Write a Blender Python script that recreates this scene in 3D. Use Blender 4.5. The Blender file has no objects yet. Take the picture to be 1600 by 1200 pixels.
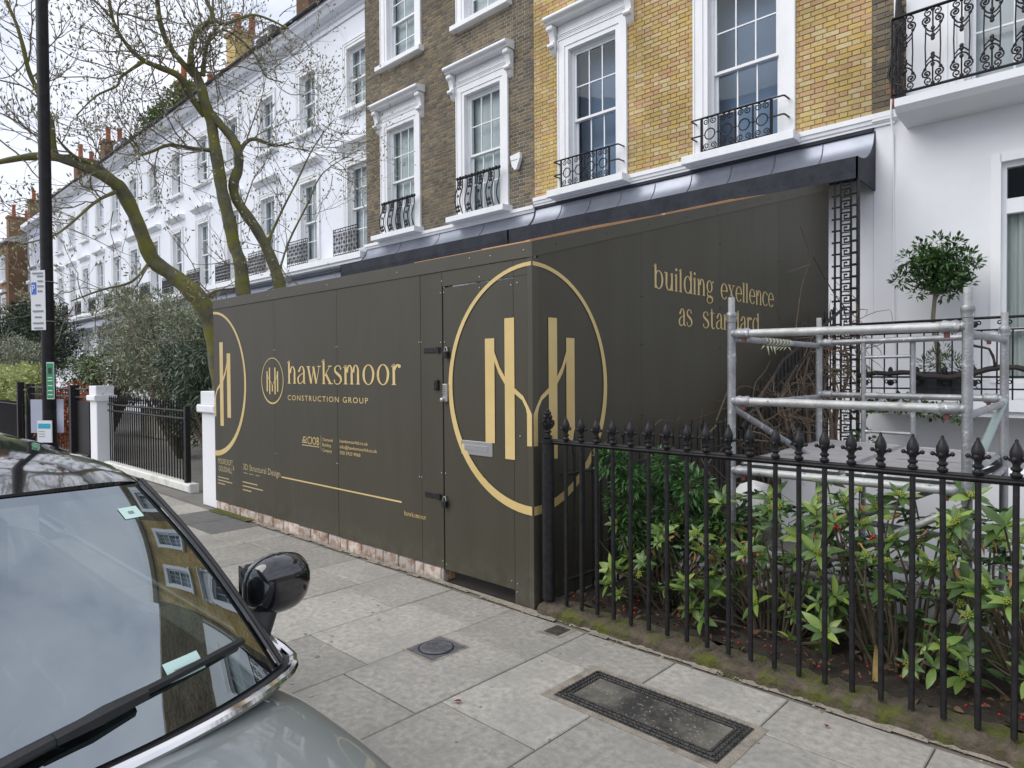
import bpy, math, random
import numpy as np
from mathutils import Vector, Matrix
random.seed(7)
rng = np.random.default_rng(7)
scene = bpy.context.scene
R = math.radians
COL = scene.collection

# ---------------------------------------------------------------- camera
F = 1047.0; YAW = R(43.5); PITCH = -18 / F; ROLL = R(-0.4)
fw = Vector((-math.sin(YAW) * math.cos(PITCH), math.cos(YAW) * math.cos(PITCH), math.sin(PITCH)))
r0 = Vector((math.cos(YAW), math.sin(YAW), 0)); u0 = r0.cross(fw)
rr = r0 * math.cos(ROLL) + u0 * math.sin(ROLL); uu = -r0 * math.sin(ROLL) + u0 * math.cos(ROLL)
cam = bpy.data.cameras.new('camera'); camo = bpy.data.objects.new('camera', cam); COL.objects.link(camo)
cam.sensor_width = 36; cam.lens = F / 1600 * 36; cam.clip_start = 0.03; cam.clip_end = 2000
m = Matrix.Identity(4)
for i in range(3):
    m[i][0] = rr[i]; m[i][1] = uu[i]; m[i][2] = -fw[i]
m[2][3] = 1.65
camo.matrix_world = m
scene.camera = camo

# ---------------------------------------------------------------- sky, sun, exposure
SUN_EL, SUN_AZ = R(46), R(205)     # soft light from the street side, a little from the far (left) end
w = bpy.data.worlds.new('World'); scene.world = w; w.use_nodes = True
nt = w.node_tree; nt.nodes.clear()
def wn(t, **k):
    n = nt.nodes.new(t)
    for a, b in k.items(): setattr(n, a, b)
    return n
sky = wn('ShaderNodeTexSky', sky_type='NISHITA', sun_disc=False, sun_elevation=SUN_EL, sun_rotation=SUN_AZ)
tc = wn('ShaderNodeTexCoord'); mp = wn('ShaderNodeMapping'); mp.inputs['Scale'].default_value = (1.6, 1.6, 3.4)
nz = wn('ShaderNodeTexNoise'); nz.inputs['Scale'].default_value = 1.5; nz.inputs['Detail'].default_value = 7; nz.inputs['Roughness'].default_value = .55
rp = wn('ShaderNodeValToRGB')
rp.color_ramp.elements[0].position = .30; rp.color_ramp.elements[0].color = (.74, .74, .74, 1)
rp.color_ramp.elements[1].position = .50; rp.color_ramp.elements[1].color = (1, 1, 1, 1)
rc = wn('ShaderNodeValToRGB')
rc.color_ramp.elements[0].position = .34; rc.color_ramp.elements[0].color = (.64, .685, .82, 1)
rc.color_ramp.elements[1].position = .66; rc.color_ramp.elements[1].color = (.86, .885, .97, 1)
sc = wn('ShaderNodeVectorMath', operation='SCALE'); sc.inputs['Scale'].default_value = 9.3
mx = wn('ShaderNodeMix', data_type='RGBA')
bg = wn('ShaderNodeBackground'); bg.inputs['Strength'].default_value = .1
ow = wn('ShaderNodeOutputWorld')
L = nt.links.new
L(tc.outputs['Generated'], mp.inputs[0]); L(mp.outputs[0], nz.inputs['Vector'])
L(nz.outputs['Fac'], rp.inputs[0]); L(nz.outputs['Fac'], rc.inputs[0]); L(rc.outputs[0], sc.inputs[0])
L(rp.outputs[0], mx.inputs[0]); L(sky.outputs[0], mx.inputs[6]); L(sc.outputs[0], mx.inputs[7])
L(mx.outputs[2], bg.inputs[0]); L(bg.outputs[0], ow.inputs[0])
sun = bpy.data.lights.new('sun', 'SUN'); sun.energy = 1.5; sun.angle = R(50); sun.color = (1, .97, .92)
suno = bpy.data.objects.new('sun', sun); COL.objects.link(suno)
SD = Vector((math.sin(R(-28)) * math.cos(SUN_EL), -math.cos(R(-28)) * math.cos(SUN_EL), math.sin(SUN_EL)))
suno.rotation_euler = SD.to_track_quat('Z', 'Y').to_euler()
suno.location = (0, 0, 30)
sky.sun_rotation = math.atan2(SD.x, SD.y)
scene.view_settings.view_transform = 'Standard'; scene.view_settings.look = 'None'
scene.view_settings.gamma = 1; scene.view_settings.exposure = 0.5
scene.render.engine = 'CYCLES'
scene.cycles.max_bounces = 6; scene.cycles.transparent_max_bounces = 12

# ---------------------------------------------------------------- helpers: materials
MATS = {}
def M(name, c, rough=.6, metal=0., spec=.5, c2=None, vs=4., vlo=.35, vhi=.65, detail=5, bump=0., bs=60., orand=0., island=0., coat=0., c3=None, c3s=1.2, c3lo=.6, c3hi=.7, stretch=None, trans=0., oc=None, dirt=None):
    if name in MATS: return MATS[name]
    mt = bpy.data.materials.new(name); mt.use_nodes = True; MATS[name] = mt
    n = mt.node_tree.nodes; l = mt.node_tree.links.new
    b = n['Principled BSDF']
    b.inputs['Base Color'].default_value = (*c, 1); b.inputs['Roughness'].default_value = rough
    b.inputs['Metallic'].default_value = metal; b.inputs['Specular IOR Level'].default_value = spec
    if coat: b.inputs['Coat Weight'].default_value = coat; b.inputs['Coat Roughness'].default_value = .03
    geo = n.new('ShaderNodeNewGeometry'); vec = geo.outputs['Position']
    if stretch:
        mpn = n.new('ShaderNodeMapping'); mpn.inputs['Scale'].default_value = stretch; l(vec, mpn.inputs[0]); vec = mpn.outputs[0]
    col = None
    def noise(s, d=detail):
        t = n.new('ShaderNodeTexNoise'); t.inputs['Scale'].default_value = s; t.inputs['Detail'].default_value = d; t.inputs['Roughness'].default_value = .6
        l(vec, t.inputs['Vector']); return t.outputs['Fac']
    def ramp(src, lo, hi):
        t = n.new('ShaderNodeMapRange'); t.inputs[1].default_value = lo; t.inputs[2].default_value = hi; l(src, t.inputs[0]); return t.outputs[0]
    def mix(f, a, bb, mode='MIX'):
        t = n.new('ShaderNodeMix'); t.data_type = 'RGBA'; t.blend_type = mode
        if isinstance(f, float): t.inputs[0].default_value = f
        else: l(f, t.inputs[0])
        for i, v in ((6, a), (7, bb)):
            if isinstance(v, tuple): t.inputs[i].default_value = (*v[:3], 1)
            else: l(v, t.inputs[i])
        return t.outputs[2]
    cur = c
    if c2 is not None: cur = mix(ramp(noise(vs), vlo, vhi), c, c2)
    if c3 is not None: cur = mix(ramp(noise(c3s, 6), c3lo, c3hi), cur, c3)
    if dirt:      # splashed dirt: colour, height it fades out at
        sx_ = n.new('ShaderNodeSeparateXYZ'); l(geo.outputs['Position'], sx_.inputs[0])
        hz = n.new('ShaderNodeMapRange'); hz.inputs[1].default_value = dirt[1]; hz.inputs[2].default_value = .02; l(sx_.outputs[2], hz.inputs[0])
        nn = n.new('ShaderNodeMath'); nn.operation = 'MULTIPLY'; l(hz.outputs[0], nn.inputs[0])
        d1 = n.new('ShaderNodeTexNoise'); d1.inputs['Scale'].default_value = 7; d1.inputs['Detail'].default_value = 9; d1.inputs['Roughness'].default_value = .7; l(geo.outputs['Position'], d1.inputs['Vector'])
        l(ramp(d1.outputs['Fac'], .40, .72), nn.inputs[1]); cur = mix(nn.outputs[0], cur, dirt[0])
    if oc:
        oi2 = n.new('ShaderNodeObjectInfo'); cur = mix(ramp(oi2.outputs['Random'], .55, 1.0), cur, oc)
    if orand or island:
        oi = n.new('ShaderNodeObjectInfo'); s = oi.outputs['Random']
        if island:
            a = n.new('ShaderNodeMath'); a.operation = 'ADD'; l(s, a.inputs[0]); l(geo.outputs['Random Per Island'], a.inputs[1])
            fr = n.new('ShaderNodeMath'); fr.operation = 'FRACT'; l(a.outputs[0], fr.inputs[0]); s = fr.outputs[0]
        amt = max(orand, island)
        t = n.new('ShaderNodeMapRange'); t.inputs[3].default_value = 1 - amt; t.inputs[4].default_value = 1 + amt; l(s, t.inputs[0])
        cc = n.new('ShaderNodeCombineColor'); 
        for i in range(3): l(t.outputs[0], cc.inputs[i])
        cur = mix(1.0, cur, cc.outputs[0], 'MULTIPLY')
    if not isinstance(cur, tuple): l(cur, b.inputs['Base Color'])
    if bump:
        bp = n.new('ShaderNodeBump'); bp.inputs['Strength'].default_value = bump; bp.inputs['Distance'].default_value = .02
        l(noise(bs, 6), bp.inputs['Height']); l(bp.outputs[0], b.inputs['Normal'])
    if trans:
        ts = n.new('ShaderNodeBsdfTranslucent')
        if isinstance(cur, tuple): ts.inputs[0].default_value = (*cur, 1)
        else: l(cur, ts.inputs[0])
        ms = n.new('ShaderNodeMixShader'); ms.inputs[0].default_value = trans
        l(b.outputs[0], ms.inputs[1]); l(ts.outputs[0], ms.inputs[2]); l(ms.outputs[0], n['Material Output'].inputs[0])
    return mt
def brickmat(name, cols, mortar_tint, bump=.5):
    mt = bpy.data.materials.new(name); mt.use_nodes = True
    n = mt.node_tree.nodes; l = mt.node_tree.links.new; b = n['Principled BSDF']; b.inputs['Roughness'].default_value = .9; b.inputs['Specular IOR Level'].default_value = .2
    geo = n.new('ShaderNodeNewGeometry'); oi = n.new('ShaderNodeObjectInfo')
    a = n.new('ShaderNodeMath'); a.operation = 'ADD'; l(oi.outputs['Random'], a.inputs[0]); l(geo.outputs['Random Per Island'], a.inputs[1])
    fr = n.new('ShaderNodeMath'); fr.operation = 'FRACT'; l(a.outputs[0], fr.inputs[0])
    rm = n.new('ShaderNodeValToRGB'); rm.color_ramp.interpolation = 'CONSTANT'
    e = rm.color_ramp.elements
    while len(e) < len(cols): e.new(.5)
    for i, c in enumerate(cols): e[i].position = i / len(cols); e[i].color = (*c, 1)
    l(fr.outputs[0], rm.inputs[0])
    t = n.new('ShaderNodeTexNoise'); t.inputs['Scale'].default_value = 45; t.inputs['Detail'].default_value = 5; l(geo.outputs['Position'], t.inputs['Vector'])
    t2 = n.new('ShaderNodeTexNoise'); t2.inputs['Scale'].default_value = .9; t2.inputs['Detail'].default_value = 5; l(geo.outputs['Position'], t2.inputs['Vector'])
    mr = n.new('ShaderNodeMapRange'); mr.inputs[1].default_value = .35; mr.inputs[2].default_value = .75; mr.inputs[4].default_value = .55; l(t.outputs['Fac'], mr.inputs[0])
    x = n.new('ShaderNodeMix'); x.data_type = 'RGBA'; l(mr.outputs[0], x.inputs[0]); l(rm.outputs[0], x.inputs[6]); x.inputs[7].default_value = (*mortar_tint, 1)
    mr2 = n.new('ShaderNodeMapRange'); mr2.inputs[1].default_value = .3; mr2.inputs[2].default_value = .7; mr2.inputs[3].default_value = .74; mr2.inputs[4].default_value = 1.2; l(t2.outputs['Fac'], mr2.inputs[0])
    vm = n.new('ShaderNodeVectorMath'); vm.operation = 'SCALE'; l(x.outputs[2], vm.inputs[0]); l(mr2.outputs[0], vm.inputs['Scale'])
    l(vm.outputs[0], b.inputs['Base Color'])
    bp = n.new('ShaderNodeBump'); bp.inputs['Strength'].default_value = bump; bp.inputs['Distance'].default_value = .01; l(t.outputs['Fac'], bp.inputs['Height']); l(bp.outputs[0], b.inputs['Normal'])
    return mt
def glassmat(name, tint, refl, rough=.01):
    mt = bpy.data.materials.new(name); mt.use_nodes = True
    n = mt.node_tree.nodes; l = mt.node_tree.links.new; n.remove(n['Principled BSDF'])
    tr = n.new('ShaderNodeBsdfTransparent'); tr.inputs[0].default_value = (*tint, 1)
    gl = n.new('ShaderNodeBsdfGlossy'); gl.inputs['Roughness'].default_value = rough; gl.inputs[0].default_value = (.84, .94, 1, 1)
    lw = n.new('ShaderNodeLayerWeight'); lw.inputs[0].default_value = refl
    ms = n.new('ShaderNodeMixShader'); l(lw.outputs['Fresnel'], ms.inputs[0]); l(tr.outputs[0], ms.inputs[1]); l(gl.outputs[0], ms.inputs[2])
    l(ms.outputs[0], n['Material Output'].inputs[0]); return mt

white = M('white_stucco', (.80, .81, .83), .7, c2=(.72, .73, .75), vs=.8, vlo=.4, vhi=.75, bump=.06, bs=90, c3=(.62, .61, .58), c3s=.5, c3lo=.66, c3hi=.85)
whitep = M('white_paint', (.84, .85, .86), .45, c2=(.78, .79, .80), vs=2.5, c3=(.60, .60, .58), c3s=2.2, c3lo=.60, c3hi=.95, stretch=(2, 2, .7))
whitef = M('terrace_stucco', (.80, .83, .88), .75, c2=(.74, .77, .83), vs=.6)
bluew = M('pale_blue_stucco', (.42, .47, .56), .75, c2=(.38, .42, .52), vs=.6)
iron = M('black_iron', (.010, .010, .012), .45, spec=.3, c2=(.022, .021, .022), vs=30, bump=.12, bs=120)
ironold = M('weathered_black_iron', (.014, .014, .016), .5, c2=(.03, .028, .026), vs=25, bump=.2, bs=90)
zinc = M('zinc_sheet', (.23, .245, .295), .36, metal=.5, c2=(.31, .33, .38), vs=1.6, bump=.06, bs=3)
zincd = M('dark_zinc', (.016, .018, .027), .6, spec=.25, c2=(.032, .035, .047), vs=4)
board = M('hoarding_board', (.054, .048, .032), .46, spec=.38, c2=(.062, .056, .039), vs=1.1, bump=.02, bs=4, c3=(.078, .071, .054), c3s=3.0, c3lo=.58, c3hi=.95, stretch=(3, 3, .45), orand=.05, dirt=((.11, .10, .075), .35))
boardt = M('hoarding_trim', (.062, .056, .039), .44, spec=.4, c2=(.072, .066, .048), vs=2, dirt=((.15, .135, .105), .4))
gold = M('gold_vinyl', (.60, .44, .17), .42, c2=(.66, .50, .22), vs=3, spec=.55)
dimgold = M('pale_gold_vinyl', (.46, .37, .19), .4)
timber = M('raw_timber', (.50, .25, .10), .8, c2=(.58, .33, .16), vs=8, stretch=(1, 1, 14))
dark = M('dark_void', (.012, .012, .012), .9)
steel = M('brushed_steel', (.50, .50, .49), .38, metal=.75, c2=(.42, .42, .41), vs=6, stretch=(1, 1, 30))
# ---------------------------------------------------------------- helpers: meshes and objects
WP = {}
def wpos(o): return WP.get(o.name, Vector((0, 0, 0))) if o else Vector((0, 0, 0))
def meta(o, label=None, cat=None, group=None, kind=None):
    if label: o['label'] = label
    if cat: o['category'] = cat
    if group: o['group'] = group
    if kind: o['kind'] = kind
    return o
def T(name, label, cat, loc=(0, 0, 0), group=None):
    o = bpy.data.objects.new(name, None); COL.objects.link(o); o.location = loc; o.empty_display_size = .1
    WP[o.name] = Vector(loc); return meta(o, label, cat, group)
def link(name, me, mat, parent=None, loc=None, label=None, cat=None, group=None, kind=None, rot=None):
    """link mesh data as an object; loc is in world space"""
    o = bpy.data.objects.new(name, me); COL.objects.link(o)
    if mat and not me.materials: me.materials.append(mat)
    lw = Vector(loc) if loc is not None else wpos(parent)
    if parent: o.parent = parent; o.location = lw - wpos(parent)
    else: o.location = lw
    if rot is not None: o.rotation_euler = rot
    WP[o.name] = lw
    return meta(o, label, cat, group, kind)
def npmesh(name, V, Fq, smooth=False):
    """V (n,3) array, Fq (m,k) array of equal sized faces"""
    me = bpy.data.meshes.new(name); V = np.asarray(V, np.float32); Fq = np.asarray(Fq, np.int32)
    me.vertices.add(len(V)); me.vertices.foreach_set('co', V.ravel())
    k = Fq.shape[1]; me.loops.add(Fq.size); me.loops.foreach_set('vertex_index', Fq.ravel())
    me.polygons.add(len(Fq)); me.polygons.foreach_set('loop_start', np.arange(0, Fq.size, k, dtype=np.int32))
    me.polygons.foreach_set('loop_total', np.full(len(Fq), k, np.int32))
    if smooth: me.polygons.foreach_set('use_smooth', np.ones(len(Fq), bool))
    me.update(calc_edges=True); return me
class MB:
    def __init__(s): s.v = []; s.f = []
    def add(s, vs, fs):
        o = len(s.v); s.v += [tuple(p) for p in vs]; s.f += [tuple(i + o for i in f) for f in fs]; return s
    def box(s, x0, x1, y0, y1, z0, z1):
        if x0 > x1: x0, x1 = x1, x0
        if y0 > y1: y0, y1 = y1, y0
        if z0 > z1: z0, z1 = z1, z0
        return s.add([(x0, y0, z0), (x1, y0, z0), (x1, y1, z0), (x0, y1, z0), (x0, y0, z1), (x1, y0, z1), (x1, y1, z1), (x0, y1, z1)],
                     [(0, 3, 2, 1), (4, 5, 6, 7), (0, 1, 5, 4), (1, 2, 6, 5), (2, 3, 7, 6), (3, 0, 4, 7)])
    def bbox(s, x0, x1, y0, y1, z0, z1, b=.004):
        """box whose front (-y), top and side edges are chamfered"""
        prof = [(x0 + b, z0 + b), (x1 - b, z0 + b), (x1 - b, z1 - b), (x0 + b, z1 - b)]
        V = [(a, y0, c) for a, c in prof] + [(x0, y0 + b, z0), (x1, y0 + b, z0), (x1, y0 + b, z1), (x0, y0 + b, z1)] + [(x0, y1, z0), (x1, y1, z0), (x1, y1, z1), (x0, y1, z1)]
        Fs = [(0, 1, 2, 3)]
        for i in range(4):
            j = (i + 1) % 4; Fs += [(i + 4, j + 4, j, i), (i + 8, j + 8, j + 4, i + 4)]
        Fs.append((11, 10, 9, 8)); return s.add(V, Fs)
    def quad(s, a, b, c, d): return s.add([a, b, c, d], [(0, 1, 2, 3)])
    def tube(s, pts, rad, n=8, cap=True, closed=False):
        pts = [Vector(p) for p in pts]; k = len(pts)
        if not hasattr(rad, '__len__'): rad = [rad] * k
        tang = []
        for i in range(k):
            a = pts[(i - 1) % k] if (closed or i > 0) else pts[i]; b = pts[(i + 1) % k] if (closed or i < k - 1) else pts[i]
            t = (b - a); tang.append(t.normalized() if t.length > 1e-9 else Vector((0, 0, 1)))
        up = Vector((0, 0, 1)) if abs(tang[0].z) < .9 else Vector((1, 0, 0))
        nr = (up - tang[0] * up.dot(tang[0])).normalized(); V = []
        for i in range(k):
            nr = nr - tang[i] * nr.dot(tang[i])
            nr = nr.normalized() if nr.length > 1e-6 else tang[i].orthogonal().normalized()
            bn = tang[i].cross(nr)
            for j in range(n):
                a = 2 * math.pi * j / n; V.append(pts[i] + (nr * math.cos(a) + bn * math.sin(a)) * rad[i])
        Fs = []
        for i in range(k if closed else k - 1):
            i2 = (i + 1) % k
            for j in range(n):
                j2 = (j + 1) % n; Fs.append((i * n + j, i * n + j2, i2 * n + j2, i2 * n + j))
        if cap and not closed: Fs += [tuple(range(n - 1, -1, -1)), tuple(range((k - 1) * n, k * n))]
        return s.add(V, Fs)
    def bar(s, a, b, w, t=None):
        """square bar from a to b"""
        return s.tube([a, b], (t or w) * .7071, 4)
    def lathe(s, prof, c=(0, 0, 0), n=12, axis='z'):
        V = []
        for r_, h in prof:
            for j in range(n):
                a = 2 * math.pi * j / n; p = (r_ * math.cos(a), r_ * math.sin(a), h)
                if axis == 'x': p = (h, p[0], p[1])
                if axis == 'y': p = (p[1], h, p[0])
                V.append((p[0] + c[0], p[1] + c[1], p[2] + c[2]))
        Fs = []
        for i in range(len(prof) - 1):
            for j in range(n):
                j2 = (j + 1) % n; Fs.append((i * n + j, i * n + j2, (i + 1) * n + j2, (i + 1) * n + j))
        Fs += [tuple(range(n - 1, -1, -1)), tuple(range((len(prof) - 1) * n, len(prof) * n))]
        return s.add(V, Fs)
    def ball(s, c, r, n=8, sq=(1, 1, 1)):
        pr = [(max(1e-4, math.sin(math.pi * i / 6)) * r, -math.cos(math.pi * i / 6) * r) for i in range(7)]
        o = len(s.v); s.lathe(pr, (0, 0, 0), n)
        for i in range(o, len(s.v)):
            p = s.v[i]; s.v[i] = (p[0] * sq[0] + c[0], p[1] * sq[1] + c[1], p[2] * sq[2] + c[2])
        return s
    def extx(s, prof, x0, x1):
        """closed (y,z) profile extruded along x"""
        k = len(prof); V = [(x0, y, z) for y, z in prof] + [(x1, y, z) for y, z in prof]
        Fs = [tuple(range(k)), tuple(range(2 * k - 1, k - 1, -1))]
        for i in range(k):
            j = (i + 1) % k; Fs.append((i, i + k, j + k, j))
        return s.add(V, Fs)
    def exty(s, prof, y0, y1):
        """closed (x,z) profile extruded along y"""
        k = len(prof); V = [(x, y0, z) for x, z in prof] + [(x, y1, z) for x, z in prof]
        Fs = [tuple(range(k)), tuple(range(2 * k - 1, k - 1, -1))]
        for i in range(k):
            j = (i + 1) % k; Fs.append((i, i + k, j + k, j))
        return s.add(V, Fs)
    def extz(s, prof, z0, z1):
        k = len(prof); V = [(x, y, z0) for x, y in prof] + [(x, y, z1) for x, y in prof]
        Fs = [tuple(range(k)), tuple(range(2 * k - 1, k - 1, -1))]
        for i in range(k):
            j = (i + 1) % k; Fs.append((i, i + k, j + k, j))
        return s.add(V, Fs)
    def grid(s, P, closed_u=False):
        """P: rows of points"""
        r_ = len(P); c_ = len(P[0]); V = [p for row in P for p in row]; Fs = []
        for i in range(r_ - 1):
            for j in range(c_ if closed_u else c_ - 1):
                j2 = (j + 1) % c_; Fs.append((i * c_ + j, i * c_ + j2, (i + 1) * c_ + j2, (i + 1) * c_ + j))
        return s.add(V, Fs)
    def mesh(s, name, org=(0, 0, 0), smooth=False, fix=True):
        me = bpy.data.meshes.new(name); o = Vector(org)
        me.from_pydata([(p[0] - o[0], p[1] - o[1], p[2] - o[2]) for p in s.v], [], s.f)
        if fix:
            import bmesh
            bm = bmesh.new(); bm.from_mesh(me); bmesh.ops.recalc_face_normals(bm, faces=bm.faces); bm.to_mesh(me); bm.free()
        if smooth:
            me.polygons.foreach_set('use_smooth', [True] * len(me.polygons))
            try: me.set_sharp_from_angle(angle=R(40))
            except Exception: pass
        me.update(); return me
    def part(s, name, mat, parent=None, smooth=False, org=None, label=None, cat=None, group=None, kind=None, fix=True):
        lw = Vector(org) if org is not None else wpos(parent)
        return link(name, s.mesh(name, lw, smooth, fix), mat, parent, lw, label, cat, group, kind)
def spiral(c, r0_, r1_, a0, a1, n=14, plane='xz', y=0):
    out = []
    for i in range(n):
        t = i / (n - 1); a = a0 + (a1 - a0) * t; r_ = r0_ + (r1_ - r0_) * t
        out.append((c[0] + r_ * math.cos(a), y, c[1] + r_ * math.sin(a)))
    return out
def catmull(pts, k=4):
    pts = [np.array(p, float) for p in pts]; out = []
    for i in range(len(pts) - 1):
        p0 = pts[max(i - 1, 0)]; p1 = pts[i]; p2 = pts[i + 1]; p3 = pts[min(i + 2, len(pts) - 1)]
        for j in range(k):
            t = j / k
            out.append(.5 * ((2 * p1) + (p2 - p0) * t + (2 * p0 - 5 * p1 + 4 * p2 - p3) * t * t + (3 * p1 - p0 - 3 * p2 + p3) * t ** 3))
    out.append(pts[-1]); return out
# leaf shapes in local x = width, y = length, z = normal
def leafshape(w=.3, seg=4, fold=.12, curl=.15, tip=1.0):
    V = []; Fq = []
    for i in range(seg + 1):
        t = i / seg; wd = w * .5 * max(.02, math.sin(math.pi * min(.97, .06 + t ** tip * .93)))
        z = -curl * t * t
        V += [(-wd, t, z + fold * wd * 2), (0, t, z), (wd, t, z + fold * wd * 2)]
    for i in range(seg):
        a = i * 3; Fq += [(a, a + 1, a + 4, a + 3), (a + 1, a + 2, a + 5, a + 4)]
    return np.array(V), np.array(Fq)
def diamond(w=.25):
    return np.array([(0, 0, 0), (w * .5, .45, .03), (0, 1, 0), (-w * .5, .45, .03)]), np.array([(0, 1, 2, 3)])
def frames(dirs, normals=None):
    d = dirs / np.linalg.norm(dirs, axis=1, keepdims=True)
    if normals is None: normals = rng.normal(size=d.shape) * .6 + np.array([0, 0, 1.])
    n_ = normals - (normals * d).sum(1, keepdims=True) * d
    n_ /= np.maximum(np.linalg.norm(n_, axis=1, keepdims=True), 1e-6)
    x = np.cross(d, n_); return np.stack([x, d, n_], 2)      # columns
def leafcloud(name, pos, dirs, size, shape, mat, parent=None, normals=None, kind=None, label=None, cat=None, org=None):
    V0, F0 = shape; n = len(pos); Rm = frames(np.asarray(dirs, float), normals)
    size = np.broadcast_to(np.asarray(size, float), (n,))
    V = np.einsum('nij,kj->nki', Rm, V0) * size[:, None, None] + np.asarray(pos)[:, None, :]
    lw = Vector(org) if org is not None else wpos(parent)
    V = V.reshape(-1, 3) - np.array(lw)
    Fq = (F0[None] + (np.arange(n) * len(V0))[:, None, None]).reshape(-1, F0.shape[1])
    return link(name, npmesh(name, V, Fq), mat, parent, lw, label, cat, None, kind)
def clumps(centers, radii, per, squash=1., shell=.55):
    """points spread through clumps; returns positions and outward directions"""
    P_, D_ = [], []
    for c, r_, k in zip(centers, radii, per):
        d = rng.normal(size=(k, 3)); d /= np.linalg.norm(d, axis=1, keepdims=True)
        rad = r_ * (shell + (1 - shell) * rng.random(k)) ** .8 * (.35 + .65 * rng.random(k) ** .4)
        P_.append(np.array(c) + d * rad[:, None] * np.array([1, 1, squash])); D_.append(d)
    return np.concatenate(P_), np.concatenate(D_)
# ---------------------------------------------------------------- ground, road, kerb, pavement
asph = M('asphalt', (.05, .05, .052), .9, c2=(.07, .07, .07), vs=30, bump=.3, bs=250)
slabm = M('paving_concrete', (.41, .39, .345), .88, c2=(.26, .245, .215), vs=26, vlo=.34, vhi=.68, detail=9, orand=.17, bump=.35, bs=130, c3=(.245, .235, .21), c3s=2.6, c3lo=.45, c3hi=.80)
slabd = M('dark_paving', (.16, .155, .145), .9, c2=(.12, .115, .11), vs=9, orand=.05, bump=.2, bs=140)
joint = M('joint_mortar', (.13, .12, .105), .95, c2=(.19, .165, .13), vs=6)
mort = M('sandy_mortar', (.33, .29, .235), .95, c2=(.24, .215, .175), vs=14, bump=.6, bs=90, c3=(.14, .125, .10), c3s=9, c3lo=.52, c3hi=.7)
soil = M('soil', (.035, .027, .02), .95, c2=(.06, .047, .034), vs=14, bump=.9, bs=60)
gardenm = M('garden_paving', (.20, .19, .17), .9, c2=(.15, .145, .13), vs=3)
kerbm = M('granite_kerb', (.27, .265, .26), .8, c2=(.2, .2, .2), vs=60, orand=.1)
MB().box(-260, 200, -200, 300, -1.2, -.16).part('ground', asph, kind='structure', fix=False)
MB().box(-120, 60, -9, 1.04, -.157, -.12).part('road', asph, kind='structure', fix=False)
pav = MB().box(-120, 40, 1.19, 3.44, -.15, -.012).part('pavement', joint, kind='structure', fix=False)
kerb = MB().box(-120, 40, 1.05, 1.185, -.156, -.02).part('kerb', joint, kind='structure', fix=False)
for i in range(30):
    x = -22 + i * .915
    MB().bbox(x, x + .905, 1.035, 1.183, -.15, 0, .012).part('kerb_stone', kerbm, kerb, org=(x, 1.04, -.1))
MB().box(-120, 40, 3.46, 60, -.15, -.02).part('garden_ground', gardenm, kind='structure', fix=False)
def slab(x0, x1, y0, y1, mat):
    g = .0035; z = rng.uniform(-.0015, .0015); b = .005
    V = [(x0 + g, y0 + g, -.05), (x1 - g, y0 + g, -.05), (x1 - g, y1 - g, -.05), (x0 + g, y1 - g, -.05)]
    V += [(a, b_, z - .004) for a, b_, _ in V[:4]]
    V += [(x0 + g + b, y0 + g + b, z), (x1 - g - b, y0 + g + b, z), (x1 - g - b, y1 - g - b, z), (x0 + g + b, y1 - g - b, z)]
    Fs = [(8, 9, 10, 11)]
    for i in range(4):
        j = (i + 1) % 4; Fs += [(i, j, j + 4, i + 4), (i + 4, j + 4, j + 8, i + 8)]
    MB().add(V, Fs).part('paving_slab', mat, pav, org=((x0 + x1) / 2, (y0 + y1) / 2, 0))
k = -32
while k < 9:
    x0 = -3.835 + .635 * k; x1 = x0 + .635
    js = [1.19, 2.17, 2.97, 3.365] if k % 2 == 0 else [1.19, 2.01, 2.83, 3.365]
    if k in (-7, -6): js = [1.19, 2.1, 2.86, 3.365]
    for a, b in zip(js[:-1], js[1:]):
        slab(x0, x1, a, b, slabd if (k in (-7, -6) and a > 2.5) else slabm)
    k += 1
mm = MB()
xs = np.linspace(-8.3, 1.6, 70)
for a, b in zip(xs[:-1], xs[1:]):
    y0 = 3.385 + rng.uniform(-.014, .03); y1 = 3.444 if a < -3.05 else 3.43
    mm.quad((a, y0, -.001), (b, y0, -.001), (b, y1, .006), (a, y1, .006))
mm.part('mortar_strip', mort, pav, fix=False)
gum = MB()
for i in range(110):
    x, y, r_ = rng.uniform(-9, .2), rng.uniform(1.4, 3.3), rng.uniform(.006, .016); gum.lathe([(r_, 0), (r_ * .8, .0022)], (x, y, .0012), 9)
gum.part('gum_spots', M('old_gum', (.20, .195, .18), .9, c2=(.33, .32, .30), vs=1.5, island=.3), pav, kind='stuff')
grit = MB()
for i in range(420):
    x = rng.uniform(-8.2, 1.2); y = 3.43 - abs(rng.normal(0, .035)) - .012; r_ = rng.uniform(.002, .007); grit.ball((x, y, .004), r_, 5, (1.3, 1, .6))
grit.part('grit', M('grit', (.16, .13, .09), .95, c2=(.30, .27, .21), vs=30, island=.4), pav, kind='stuff')
MB().box(-8.2, -3.2, 3.50, 9.3, -.019, -.006).part('gap_shade_sheet', M('door_gap_shade', (.022, .018, .014), .95, c2=(.035, .03, .023), vs=6), kind='structure', fix=False)  # near-black ground sheet, paints the shade under the door gap
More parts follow.
